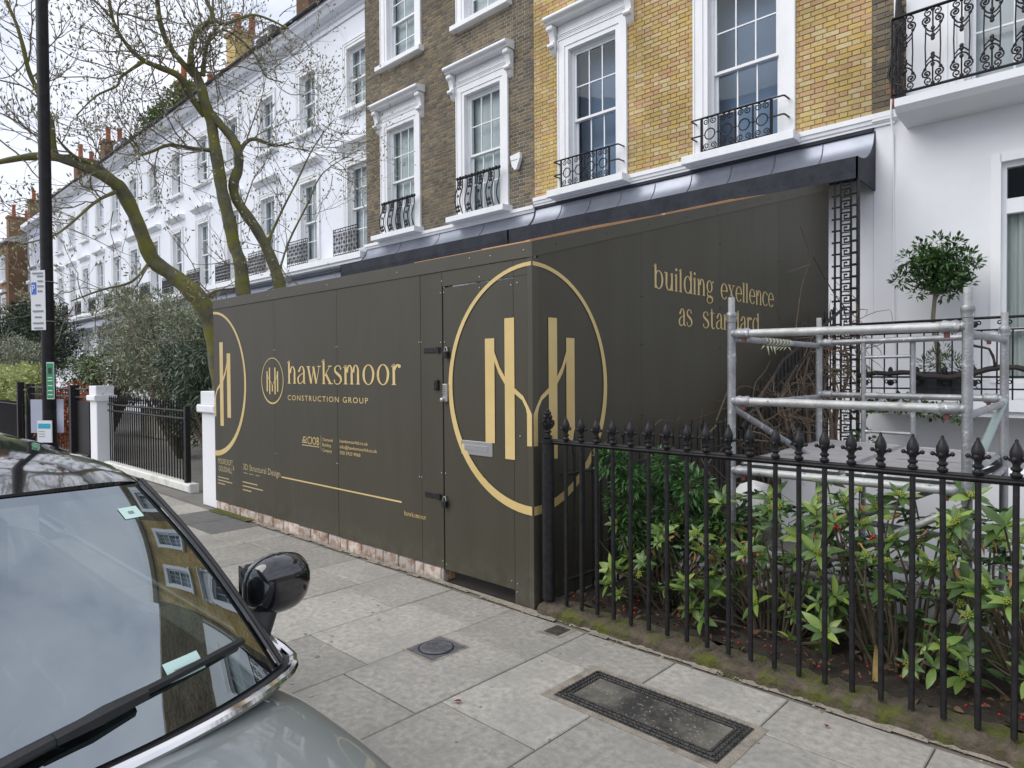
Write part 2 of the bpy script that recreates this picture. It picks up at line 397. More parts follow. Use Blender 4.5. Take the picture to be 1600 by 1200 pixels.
# small square stopcock plates and the long cellar lid
castm = M('cast_iron_cover', (.10, .105, .115), .6, metal=.3, c2=(.16, .165, .175), vs=22, bump=.4, bs=120)
ironlid = M('tarry_cast_iron', (.025, .024, .022), .55, c2=(.07, .066, .06), vs=26, bump=.5, bs=70)
infill = M('stained_infill', (.20, .185, .15), .9, c2=(.035, .033, .03), vs=3.4, vlo=.34, vhi=.60, detail=9, bump=.6, bs=150, c3=(.30, .28, .24), c3s=60, c3lo=.60, c3hi=.66)
t = T('inspection_cover', 'small square grey metal cover with round lid set in pavement', 'manhole cover', (-3.08, 2.57, 0))
MB().box(-3.215, -2.945, 2.42, 2.72, -.02, .003).part('mortar_surround', mort, t)
MB().box(-3.195, -2.965, 2.44, 2.70, -.02, .006).part('frame', castm, t)
ml = MB().lathe([(.098, 0), (.098, .011), (.09, .013)], (-3.08, 2.57, 0), 28)
for i in range(-4, 5):
    for j in range(-4, 5):
        if i * i + j * j < 17: ml.box(-3.08 + i * .02 - .007, -3.08 + i * .02 + .007, 2.57 + j * .02 - .007, 2.57 + j * .02 + .007, .012, .0155)
ml.part('round_lid', castm, t)
rg = MB(); 
rg.tube([(-3.08 + .105 * math.cos(a), 2.57 + .105 * math.sin(a), .006) for a in np.linspace(0, 2 * math.pi, 28, endpoint=False)], .004, 5, closed=True)
rg.part('seal_ring', dark, t)
t = T('stopcock_plate', 'tiny weathered square plate in pavement beside the mossy railing plinth', 'manhole cover', (-2.72, 3.28, 0))
MB().box(-2.805, -2.635, 3.175, 3.36, -.02, .003).part('mortar_surround', mort, t)
MB().box(-2.775, -2.665, 3.205, 3.335, -.02, .007).part('plate', ironlid, t)
t = T('cellar_lid', 'long rectangular cast iron framed lid with stained infill in pavement', 'manhole cover', (-1.74, 2.79, 0))
MB().box(-2.245, -1.25, 2.56, 3.015, -.02, .003).part('mortar_surround', mort, t)
X0, X1, Y0, Y1 = -2.19, -1.30, 2.6, 2.975
MB().box(X0 + .07, X1 - .07, Y0 + .07, Y1 - .07, -.02, .006).part('infill', infill, t)
fr = MB()
fr.box(X0, X1, Y0, Y0 + .072, -.02, .005).box(X0, X1, Y1 - .072, Y1, -.02, .005).box(X0, X0 + .072, Y0 + .073, Y1 - .073, -.02, .005).box(X1 - .072, X1, Y0 + .073, Y1 - .073, -.02, .005)
fr.part('frame', ironlid, t)
rib = MB()
def rope(a, b, n):
    for i in range(n):
        p = Vector(a).lerp(Vector(b), (i + .12) / n); q = Vector(a).lerp(Vector(b), (i + .85) / n)
        rib.tube([p, p.lerp(q, .5) + Vector((0, 0, .003)), q], [.005, .0065, .005], 5)
for o in (.012, .036, .06):
    rope((X0 + o, Y0 + o, .007), (X1 - o, Y0 + o, .007), 30); rope((X0 + o, Y1 - o, .007), (X1 - o, Y1 - o, .007), 30)
    rope((X0 + o, Y0 + o, .007), (X0 + o, Y1 - o, .007), 12); rope((X1 - o, Y0 + o, .007), (X1 - o, Y1 - o, .007), 12)
rib.part('rope_moulding', ironlid, t, kind='stuff')
redleaf = M('red_leaf', (.22, .03, .02), .6)
V, Fq = leafshape(.7, 4, .25, .2)
for (x, y, s, a, lab) in [(-2.47, 2.22, .042, 2., 'small dark red fallen leaf lying on the pavement beside the cellar lid'), (-1.06, 3.2, .03, .4, 'small brown dead leaf lying on pavement below the mossy plinth')]:
    ln = npmesh('fallen_leaf', V * s, Fq); link('fallen_leaf', ln, redleaf, None, (x, y, .012), lab, 'leaf', rot=(.1, .2, a))

# ---------------------------------------------------------------- lettering (own glyphs, drawn as strokes)
def arcq(cx, cy, rx, ry, a0, a1, tk, tn, n=16):
    qs = []; A = [R(a0 + (a1 - a0) * i / n) for i in range(n + 1)]
    o = [(cx + rx * math.cos(a), cy + ry * math.sin(a)) for a in A]; i_ = [(cx + (rx - tk) * math.cos(a), cy + (ry - tn) * math.sin(a)) for a in A]
    for k in range(n): qs.append([o[k], o[k + 1], i_[k + 1], i_[k]])
    return qs
def rect(x0, y0, x1, y1): return [[(x0, y0), (x1, y0), (x1, y1), (x0, y1)]]
def stroke(pts, ws, k=5):
    c = catmull([(x, y, w_) for (x, y), w_ in zip(pts, ws)], k) if len(pts) > 2 else [np.array((*pts[0], ws[0])), np.array((*pts[1], ws[1]))]
    L_ = []; 
    for i in range(len(c)):
        a = c[max(i - 1, 0)]; b = c[min(i + 1, len(c) - 1)]; d = np.array([b[0] - a[0], b[1] - a[1]]); d /= np.linalg.norm(d) + 1e-9
        nn = np.array([-d[1], d[0]]) * c[i][2] / 2; L_.append(((c[i][0] + nn[0], c[i][1] + nn[1]), (c[i][0] - nn[0], c[i][1] - nn[1])))
    return [[L_[i][0], L_[i + 1][0], L_[i + 1][1], L_[i][1]] for i in range(len(L_) - 1)]
TK, TN, ASC = .135, .045, 1.34
def stem(x, y0, y1, ser=True, flag=True):
    q = rect(x, y0, x + TK, y1)
    if ser: q += [[(x - .07, y0), (x + TK + .07, y0), (x + TK + .02, y0 + .05), (x - .02, y0 + .05)]]
    if flag: q += [[(x - .09, y1 - .10), (x + .01, y1 - .14), (x + .01, y1), (x + TK, y1 + .02)]]
    return q
def arch(x, w_):      # shoulder from a stem at x to a new stem ending at x+w_
    return arcq(x + w_ / 2 + .02, .62, w_ / 2 - .02, .40, 0, 180, TK * .9, .06) + rect(x + w_ - TK, 0.0, x + w_, .63) + [[(x + w_ - TK - .06, 0), (x + w_ + .07, 0), (x + w_ + .02, .05), (x + w_ - TK - .02, .05)]]
def ring(cx, rx): return arcq(cx, .5, rx, .52, 0, 360, TK, TN, 36)
G = {}
G['h'] = (stem(.08, 0, ASC) + arch(.08 + TK - .05, .50), .74)
G['n'] = (stem(.08, 0, 1.) + arch(.08 + TK - .05, .50), .74)
G['m'] = (stem(.08, 0, 1.) + arch(.08 + TK - .05, .46) + arch(.08 + TK + .36, .46), 1.14)
G['u'] = (rect(.08, .38, .08 + TK, 1.) + [[(-.01, .95), (.09, .93), (.08 + TK, 1.), (-.01, 1.)]] + arcq(.34, .38, .26, .40, 180, 360, TK * .9, .06) + stem(.50, 0, 1., True, True), .74)
G['r'] = (stem(.08, 0, 1.) + stroke([(.2, .72), (.3, .93), (.44, .98)], [.06, .10, .05]) + arcq(.46, .9, .085, .085, 0, 360, .084, .084, 14), .54)
G['o'] = (ring(.40, .36), .80)
G['c'] = (arcq(.40, .5, .36, .52, 50, 318, TK, TN, 28) + arcq(.60, .83, .075, .075, 0, 360, .074, .074, 12), .70)
G['e'] = (arcq(.40, .5, .36, .52, 4, 320, TK, TN, 30) + rect(.15, .50, .745, .55), .76)
G['l'] = (stem(.08, 0, ASC), .33)
G['i'] = (stem(.08, 0, 1.) + arcq(.15, 1.25, .085, .085, 0, 360, .084, .084, 14), .33)
G['b'] = (rect(.06, 0.02, .06 + TK, ASC) + [[(-.03, ASC - .10), (.07, ASC - .14), (.07, ASC), (.06 + TK, ASC + .02)]] + arcq(.36, .5, .34, .52, -150, 150, TK, TN, 30), .78)
G['d'] = (arcq(.38, .5, .34, .52, 30, 330, TK, TN, 30) + stem(.58, 0, ASC, True, True), .80)
G['a'] = (rect(.46, .06, .46 + TK, .66) + arcq(.36, .66, .235, .36, 0, 160, TK * .95, .05, 16) + arcq(.16, .74, .075, .075, 0, 360, .074, .074, 12) + stroke([(.48, .60), (.25, .50), (.09, .32), (.12, .08), (.28, .01), (.48, .16)], [.045, .06, .12, .10, .05, .045]) + stroke([(.53, .1), (.58, .02), (.68, .05)], [.12, .06, .04]), .68)
G['s'] = (stroke([(.50, .78), (.44, .95), (.28, .99), (.12, .88), (.13, .68), (.30, .54), (.47, .40), (.52, .20), (.40, .04), (.24, 0.0), (.11, .08), (.07, .24)], [.09, .05, .045, .08, .12, .145, .145, .11, .06, .045, .05, .09], 5), .60)
G['t'] = (stroke([(.2, 1.26), (.2, .9), (.2, .3), (.24, .06), (.36, .0), (.47, .09)], [.03, TK, TK, TK * .9, .05, .035]) + rect(.05, .94, .44, .99), .49)
G['k'] = (stem(.08, 0, ASC) + stroke([(.2, .42), (.58, .96)], [.045, .045]) + rect(.46, .95, .72, 1.) + stroke([(.30, .55), (.62, .03)], [TK, TK]) + rect(.48, 0, .80, .05), .78)
G['w'] = (stroke([(.12, .98), (.34, .02)], [TK, TK]) + stroke([(.34, .02), (.53, .92)], [.045, .045]) + stroke([(.50, .98), (.72, .02)], [TK, TK]) + stroke([(.72, .02), (.94, .97)], [.045, .045]) + rect(0, .95, .27, 1.) + rect(.80, .95, 1.06, 1.), 1.05)
G['x'] = (stroke([(.12, .98), (.58, .02)], [TK, TK]) + stroke([(.58, .97), (.10, .03)], [.045, .045]) + rect(0, .95, .27, 1.) + rect(.46, .95, .70, 1.) + rect(0, 0, .24, .05) + rect(.42, 0, .74, .05), .72)
G['g'] = (arcq(.36, .64, .28, .38, 0, 360, TK * .9, TN, 28) + stroke([(.22, .32), (.13, .16), (.26, .03), (.50, .0), (.63, -.16), (.50, -.36), (.28, -.40), (.10, -.28), (.16, -.06), (.3, .02)], [.045, .06, .11, .14, .11, .05, .045, .07, .08, .045]) + stroke([(.56, .88), (.70, .98)], [.05, .10]), .70)
G[' '] = ([], .62)
def word(txt, track=.03):
    qs = []; x = 0
    for ch in txt:
        g, adv = G[ch]
        qs += [[[(px + x, py) for px, py in q] for q in g]]
        x += adv + track
    return qs, x - track
def put_polys(groups, mapf, name, mat, parent, lift=.0012, label=None):
    """groups: list of polygon lists in (u,v); mapf(u,v,h) gives the world point h metres proud"""
    mb = MB()
    for g in groups:
        for k_, q in enumerate(g):
            mb.add([mapf(u_, v_, lift + .00006 * k_) for u_, v_ in q], [tuple(range(len(q)))])
    return mb.part(name, mat, parent, fix=False, label=label)
def serif_text(txt, u0_, u1_, vbase, xh, mapf, name, parent, mat, label=None, track=.03):
    qs, wd = word(txt, track); sx = (u1_ - u0_) / wd
    return put_polys([[[(u0_ + a * sx, vbase + b * xh) for a, b in q] for q in g] for g in qs], mapf, name, mat, parent, label=label)
def sans_text(txt, u0_, v0_, u1_, h, mapf, name, parent, mat, label=None, spacing=1., lift=.0012):
    """built-in sans lettering turned into a flat mesh; fitted between u0_ and u1_ with capital height h"""
    cu = bpy.data.curves.new(name, 'FONT'); cu.body = txt; cu.space_character = spacing; cu.resolution_u = 3
    ob = bpy.data.objects.new('tmp', cu); COL.objects.link(ob)
    dg = bpy.context.evaluated_depsgraph_get(); me = bpy.data.meshes.new_from_object(ob.evaluated_get(dg))
    bpy.data.objects.remove(ob); 
    n = len(me.vertices); co = np.zeros(n * 3, np.float32); me.vertices.foreach_get('co', co); co = co.reshape(-1, 3)
    mnx, mxx = co[:, 0].min(), co[:, 0].max(); sx = (u1_ - u0_) / (mxx - mnx); sy = h / .69
    lw = wpos(parent)
    out = np.array([Vector(mapf(u0_ + (p[0] - mnx) * sx, v0_ + p[1] * sy, lift)) - lw for p in co], np.float32)
    me.vertices.foreach_set('co', out.ravel()); me.update()
    o = link(name, me, mat, parent); 
    if label: o['label'] = label
    return o

# ---------------------------------------------------------------- hoarding
HX0, HX1, HY = -8.32, -3.08, 3.453
ho = T('hoarding', 'dark olive site hoarding with gold lettering and door on the pavement', 'hoarding', (-5.7, HY, 0))
mF = lambda u_, v_, h: (u_, HY - h, v_)
mS = lambda u_, v_, h: (HX1 + h, u_, v_)
def topz(y): return 2.553 + (y - HY) * (4.143 - 2.553) / (9.38 - HY)
seams = [HX0, -6.778, -5.55, -4.30, -4.03]
for a, b in zip(seams[:-1], seams[1:]):
    o_ = MB().bbox(a + .0015, b - .0015, HY, HY + .018, .105, 2.443, .0015).part('front_panel', board, ho, org=((a + b) / 2, HY, 1.2)); o_.rotation_euler = (rng.uniform(-.0006, .0006), 0, rng.uniform(-.0008, .0008))
door = MB().bbox(-4.018, -3.2615, HY + .001, HY + .04, .10, 2.316, .0015).part('door', board, ho, label='full height hoarding door with keypad lock and letter plate')
MB().bbox(-4.028, -3.26, HY, HY + .018, 2.328, 2.443, .0012).part('front_panel', board, ho)
MB().bbox(-3.2585, -3.127, HY, HY + .018, .004, 2.3265, .0012).bbox(-3.2585, -3.127, HY, HY + .018, 2.328, 2.443, .0012).part('jamb_panel', board, ho)
MB().extz([(-3.124, HY - .003), (-3.0785, HY - .003), (-3.0765, HY - .001), (-3.0765, HY + .0605), (-3.0805, HY + .0605), (-3.0805, HY + .018), (-3.124, HY + .018)], .004, 2.443).part('corner_trim', boardt, ho)
MB().bbox(HX0, -3.0765, HY - .006, HY + .02, 2.446, 2.553, .0015).part('top_fascia', boardt, ho)
ys = [HY + .062, 4.83, 6.25, 7.70, 9.36]
for a, b in zip(ys[:-1], ys[1:]):
    za, zb = topz(a) - .108, topz(b) - .108
    MB().add([(HX1 + d, y, z) for d in (0, -.018) for y, z in ((a + .001, .02), (b - .001, .02), (b - .001, zb), (a + .001, za))],
             [(0, 1, 2, 3), (7, 6, 5, 4), (0, 4, 5, 1), (1, 5, 6, 2), (2, 6, 7, 3), (3, 7, 4, 0)]).part('side_panel', board, ho)
a, b = HY - .0066, 9.37
MB().add([(HX1 + d, y, z) for d in (.006, -.02) for y, z in ((a + .0005, topz(a) - .107), (b, topz(b) - .107), (b, topz(b)), (a + .0005, topz(a)))],
         [(0, 1, 2, 3), (7, 6, 5, 4), (0, 4, 5, 1), (1, 5, 6, 2), (2, 6, 7, 3), (3, 7, 4, 0)]).part('side_fascia', boardt, ho)
lt = MB()
for (y0_, y1_, h0, h1) in [(3.46, 4.3, .012, .022), (4.3, 5.2, .022, .010), (5.25, 6.6, .014, .024), (6.6, 7.4, .02, .004)]:
    lt.add([(HX1 + d, y, z) for d in (-.022, -.07) for y, z in ((y0_, topz(y0_) - .08), (y1_, topz(y1_) - .08), (y1_, topz(y1_) + h1), (y0_, topz(y0_) + h0))],
           [(0, 1, 2, 3), (7, 6, 5, 4), (0, 4, 5, 1), (1, 5, 6, 2), (2, 6, 7, 3), (3, 7, 4, 0)])
for (x0_, x1_, h) in [(-5.1, -4.4, .006), (-4.4, -3.6, .011), (-3.6, -3.10, .016)]:
    lt.box(x0_, x1_ - .004, HY + .022, HY + .07, 2.47, 2.553 + h)
lt.part('timber_batten', timber, ho)
st = MB()
for x in (-8.28, -6.78, -5.55, -4.3, -4.06, -3.2): st.box(x - .022, x + .022, HY + .072 if x > -5 else HY + .022, HY + .12, .0, 2.44)
for y in (4.83, 6.25, 7.7, 9.3): st.box(HX1 - .12, HX1 - .075, y - .022, y + .022, 0, topz(y) - .11)
st.part('timber_frame', timber, ho)
# the emblem: a ring with a crown of upright bars; one half at a time, u measured from its axis
def emblem_half(sgn, ax, cz, s, u_off=0):
    gs = []; n = 40
    o = [(.868 * math.sin(math.pi * i / n), 1.536 - 1.545 + .880 * math.cos(math.pi * i / n)) for i in range(n + 1)]
    i_ = [(.823 * math.sin(math.pi * i / n), 1.553 - 1.545 + .835 * math.cos(math.pi * i / n)) for i in range(n + 1)]
    gs.append([[o[k_], o[k_ + 1], i_[k_ + 1], i_[k_]] for k_ in range(n)])
    z = lambda v_: v_ - 1.545
    gs.append(rect(.163, z(1.03), .258, z(2.038)))
    gs.append(rect(.362, z(1.135), .459, z(1.90)))
    gs.append([[(.258, z(1.565)), (.258, z(1.62)), (.31, z(1.69)), (.362, z(1.80)), (.362, z(1.73)), (.32, z(1.645))]])
    gs.append(rect(0, z(1.137), .045, z(1.36)))
    gs.append([[(0, z(1.36)), (.045, z(1.36)), (.055, z(1.40)), (.09, z(1.455)), (.163, z(1.50)), (.163, z(1.54)), (.08, z(1.485)), (.03, z(1.41))]])
    return [[[(ax + sgn * a_ * s, cz + b_ * s) for a_, b_ in q] for q in g] for g in gs]
put_polys(emblem_half(-1, -3.086, 1.545, 1), lambda u_, v_, h: (u_, HY - h - .0032, v_), 'emblem', gold, ho, label='left half of the large gold ring emblem across the door')
put_polys(emblem_half(1, HY + .002, 1.545, 1), lambda u_, v_, h: (HX1 + h + .0035, u_, v_), 'emblem', gold, ho, label='right half of the large gold ring emblem on the side face')
put_polys(emblem_half(1, HX0 + .003, 1.545, 1), mF, 'emblem', gold, ho, label='half of the gold ring emblem cut by the left edge')
put_polys(emblem_half(1, -6.828, 1.58, .284) + emblem_half(-1, -6.828, 1.58, .284), mF, 'emblem', gold, ho, label='small gold ring emblem beside the company name')
serif_text('hawksmoor', -6.50, -4.565, 1.551, .176, mF, 'lettering', ho, gold, 'large gold company name in serif letters', track=.06)
sans_text('CONSTRUCTION GROUP', -6.497, 1.38, -5.05, .052, mF, 'lettering', ho, gold, spacing=1.25)
for tx, u0_, u1_, zb in (('building', 5.02, 6.10, 2.368), ('exellence', 6.25, 7.56, 2.368), ('as', 5.43, 5.69, 2.064), ('standard', 5.88, 7.17, 2.064)): serif_text(tx, u0_, u1_, zb, .155, mS, 'lettering', ho, gold)
put_polys([rect(-6.212, .95, -6.20, .99), rect(-6.205, .955, -6.115, .965), rect(-6.205, .97, -6.13, .98), rect(-6.19, .985, -6.14, 1.02), rect(-6.17, .99, -6.12, 1.01)], mF, 'emblem', dimgold, ho, label='small chartered body crest mark')
sans_text('CIOB', -6.105, .949, -5.885, .076, mF, 'lettering', ho, gold, lift=.0022)
put_polys([rect(-6.217, .928, -5.885, .937), rect(-5.857, .905, -5.852, 1.05)], mF, 'rule', dimgold, ho)
for i, (tx, u1_) in enumerate([('Chartered', -5.64), ('Building', -5.675), ('Company', -5.655)]):
    sans_text(tx, -5.825, .998 - i * .052, u1_, .03, mF, 'lettering', ho, gold)
for i, (tx, u1_) in enumerate([('hawksmoorltd.co.uk', -5.06), ('info@hawksmoorltd.co.uk', -4.92), ('020 3923 9968', -5.18)]):
    sans_text(tx, -5.518, 1.003 - i * .055, u1_, .03, mF, 'lettering', ho, gold)
sans_text('MOORCROFT', -8.232, .567, -7.83, .066, mF, 'lettering', ho, dimgold)
sans_text('GOUDHILL', -8.22, .477, -7.85, .066, mF, 'lettering', ho, dimgold); sans_text('&', -7.83, .52, -7.79, .05, mF, 'lettering', ho, dimgold)
sans_text('3D Structural Design', -7.555, .556, -6.68, .068, mF, 'lettering', ho, dimgold)
put_polys([rect(-8.25, .395 - i * .038, -8.25 + l_, .407 - i * .038) for i, l_ in enumerate((.31, .40, .2))] + [rect(-7.575, .405 - i * .045, -7.575 + l_, .418 - i * .045) for i, l_ in enumerate((.37, .5, .22))] + [rect(-7.55 + .15 * i, .515, -7.55 + .15 * i + .1, .522) for i in range(3)], mF, 'fine_print', dimgold, ho, label='rows of tiny illegible print near the left edge')
put_polys([rect(-6.652, .553, -4.572, .567)], mF, 'rule', gold, ho, label='long thin gold line')
serif_text('hawksmoor', -4.538, -4.248, .455, .028, mF, 'lettering', ho, gold, 'tiny gold company name near the door')
scr = MB()
for (x, z) in [(-5.56, 1.903), (-5.54, 1.903), (-5.575, .8), (-5.555, .8), (-4.32, 1.901), (-4.29, 1.901), (-4.33, .8), (-4.30, .8), (-6.79, 1.907), (-6.76, 1.907), (-6.79, .8), (-6.76, .8), (-3.48, 2.5), (-3.7, 2.51), (-4.6, 2.5), (-5.7, 2.5), (-6.9, 2.5), (-3.15, 2.5), (-7.9, 2.5),
               (-4.045, 2.28), (-4.005, 2.28), (-4.045, 1.89), (-4.0, 1.89), (-4.045, .16), (-4.0, .14), (-3.60, 2.28), (-3.60, 2.36), (-4.03, 2.37), (-3.22, 2.28), (-3.28, 2.27), (-3.29, .16), (-3.235, .15), (-3.24, .09), (-3.2, 1.2), (-4.05, .86), (-4.0, .86)]:
    scr.lathe([(.0055, 0), (.0055, .0035), (.003, .0045)], (x, 0, z), 7)
    for i in range(len(scr.v) - 21, len(scr.v)):
        p = scr.v[i]; h = p[2] - z; scr.v[i] = (p[0], HY - h - (.006 if z > 2.45 else 0), z + p[1])
scr.part('screw_heads', steel, ho, kind='stuff', label='pale screw heads on the front face')
scr = MB()
for y in (4.83, 6.25, 7.7):
    for z in (.7, 1.28, 1.87, 2.27, 2.9):
        if z < topz(y) - .2: scr.box(HX1, HX1 + .003, y - .02, y - .012, z, z + .009).box(HX1, HX1 + .003, y + .012, y + .02, z, z + .009)
for y in np.arange(3.7, 9.2, .62): scr.box(HX1 + .006, HX1 + .009, y, y + .008, topz(y) - .06, topz(y) - .051)
scr.part('screw_heads', dark, ho, kind='stuff', label='dark screw heads on the side face')
# door furniture
for z in (1.832, .668):
    h = MB().bbox(-4.255, -4.045, HY - .008, HY - .0005, z - .021, z + .021, .003).box(-4.09, -4.06, HY - .016, HY - .0085, z - .024, z + .024)
    h.part('hasp', iron, ho)
def padlock(x, z, lab, parent):
    p = T('padlock', lab, 'padlock', (x, HY - .02, z))
    MB().bbox(x - .024, x + .024, HY - .038, HY - .010, z - .058, z - .008, .005).part('body', iron, p)
    pts = [(x + .015 * math.cos(a), HY - .024, z + .004 + .022 * math.sin(a)) for a in np.linspace(0, math.pi, 9)]
    MB().tube([(x + .015, HY - .024, z - .012)] + pts + [(x - .015, HY - .024, z - .012)], .0045, 7).part('shackle', steel, p, smooth=True)
    MB().tube([(x, HY, z + .02), (x, HY - .03, z + .02), (x, HY - .034, z + .012)], .005, 6).part('staple', iron, p)
padlock(-3.962, 1.825, 'upper black padlock with silver shackle on the hoarding door', ho)
padlock(-3.992, .655, 'lower black padlock with silver shackle on the hoarding door', ho)
bl = T('doorbell', 'small black doorbell camera fixed on the hoarding left of its door', 'doorbell', (-4.093, HY, 1.555))
MB().bbox(-4.116, -4.07, HY - .024, HY - .001, 1.515, 1.595, .008).part('body', iron, bl)
MB().lathe([(.014, 0), (.014, .003), (.010, .0045)], (-4.093, HY - .0245, 1.56), 14, 'y').part('button', dark, bl)
kp = MB().bbox(-4.008, -3.958, HY - .026, HY + .0005, 1.425, 1.565, .007).part('keypad_lock', steel, ho)
kb = MB()
for i in range(2):
    for j in range(6): kb.box(-3.996 + i * .018, -3.988 + i * .018, HY - .0285, HY - .0262, 1.545 - j * .014, 1.551 - j * .014)
kb.part('button', dark, kp); MB().ball((-4.0, HY - .036, 1.44), .019, 10, (1, .8, 1)).part('knob', steel, kp, smooth=True)
lp = MB().bbox(-3.816, -3.476, HY - .006, HY + .0005, 1.03, 1.137, .003).part('letter_plate', steel, ho)
MB().bbox(-3.775, -3.52, HY - .0085, HY - .0065, 1.062, 1.107, .0015).part('flap', steel, lp)
# old brick footing under the hoarding
ft = T('brick_footing', 'row of old whitewashed bricks under the hoarding front', 'brick footing', (-6.2, HY, 0))
fbm = M('whitewashed_brick', (.40, .27, .20), .95, c2=(.58, .52, .46), vs=16, vlo=.40, vhi=.55, orand=.25, bump=.6, bs=90, c3=(.3, .12, .07), c3s=6, c3lo=.56, c3hi=.7)
x = -8.31; i = 0
while x < -4.07:
    l_ = (.213 if i % 3 else .105) * rng.uniform(.96, 1.03)
    x1_ = min(x + l_, -4.05); z1 = .098 + rng.uniform(-.01, .006); yo = rng.uniform(-.006, .006)
    MB().bbox(x, x1_, HY + .004 + yo, HY + .11, -.015, z1, .007).part('brick', fbm, ft, org=(x, HY, 0)); x = x1_ + .009; i += 1
MB().box(-8.31, -4.07, HY + .018, HY + .1, -.015, .08).part('mortar_core', mort, ft)
mossm = M('moss', (.13, .14, .025), .95, c2=(.08, .085, .02), vs=25, bump=.8, bs=80)
mp_ = MB()
for x in np.arange(-8.28, -7.3, .11):
    w_ = .05 * max(.15, 1 - (x + 8.3) / 2.6) * rng.uniform(.5, 1.3)
    mp_.add([(x, HY - .0, .012), (x + .11, HY - .0, .012), (x + .10, HY - .085 - w_, .009), (x + .01, HY - .085 - w_ * rng.uniform(.5, 1), .009)], [(0, 1, 2, 3)])
mp_.part('moss', mossm, ft, kind='stuff')
# ---------------------------------------------------------------- buildings
YF = 10.2; YW = 10.5
slate = M('slate', (.075, .08, .095), .6, c2=(.11, .115, .13), vs=9, bump=.3, bs=20)
ybrick = brickmat('yellow_stock_brick', [(.54, .40, .17), (.50, .36, .14), (.60, .48, .27), (.55, .37, .21), (.50, .36, .16), (.58, .41, .14), (.53, .35, .21), (.60, .49, .28), (.58, .45, .21), (.50, .30, .17), (.57, .43, .18)], (.40, .31, .15))
dbrick = brickmat('sooty_stock_brick', [(.16, .135, .10), (.20, .16, .11), (.12, .105, .085), (.24, .19, .125), (.18, .145, .10), (.15, .13, .10), (.25, .19, .11), (.20, .17, .125), (.11, .10, .082)], (.17, .15, .115))
bbrick = brickmat('brown_brick', [(.22, .13, .07), (.18, .105, .06), (.25, .16, .09)], (.16, .10, .06))
ymort = M('yellow_house_mortar', (.25, .205, .125), .95, c2=(.33, .28, .19), vs=8)
dmort = M('sooty_house_mortar', (.52, .47, .38), .95, c2=(.38, .34, .27), vs=5)
glassA = glassmat('window_glass_dark', (.80, .88, .96), .24)
glassB = glassmat('window_glass', (.95, .97, .97), .2)
blindm = M('roller_blind', (.62, .68, .68), .8, c2=(.56, .62, .62), vs=.8)
curtm = M('net_curtain', (.56, .60, .56), .9, c2=(.46, .50, .46), vs=9, stretch=(6, 6, .3))
roomm = M('sky_tinted_room', (.30, .35, .42), .9)  # blue-grey of reflected sky painted onto the wall behind the panes
potm = M('terracotta_pot', (.42, .11, .05), .85, c2=(.34, .09, .045), vs=8)

def wall_rects(x0, x1, z0, z1, ops):
    """split a wall with openings (x0,x1,z0,z1) into rectangles"""
    xs = sorted({x0, x1, *[o[0] for o in ops], *[o[1] for o in ops]}); zs = sorted({z0, z1, *[o[2] for o in ops], *[o[3] for o in ops]})
    out = []
    for a, b in zip(xs[:-1], xs[1:]):
        run = None
        for c, d in zip(zs[:-1], zs[1:]):
            inside = any(o[0] - 1e-6 <= a and b <= o[1] + 1e-6 and o[2] - 1e-6 <= c and d <= o[3] + 1e-6 for o in ops)
            if inside:
                if run: out.append(run); run = None
            else: run = (a, b, run[2], d) if run else (a, b, c, d)
        if run: out.append(run)
    return out
def wall(house, x0, x1, z0, z1, ops, y, mat, name='wall', th=.3):
    mb = MB()
    for a, b, c, d in wall_rects(x0, x1, z0, z1, ops): mb.box(a, b, y, y + th, c, d)
    return mb.part(name, mat, house, fix=False)
def body(house, x0, x1, y0, y1, z1, mat, roofz=None):
    """side, back and top of a house behind its street wall"""
    MB().box(x0, x0 + .25, y0, y1, -.1, z1).box(x1 - .25, x1, y0, y1, -.1, z1).box(x0 + .25, x1 - .25, y1 - .25, y1, -.1, z1).box(x0 + .25, x1 - .25, y0, y1 - .25, z1 - .2, z1).part('side_walls', mat, house, fix=False)
def proj(p):
    d = Vector(p) - camo.location; z = d.dot(fw); return 800 + F * d.dot(rr) / z, 600 - F * d.dot(uu) / z, z
camo.location = camo.matrix_world.translation
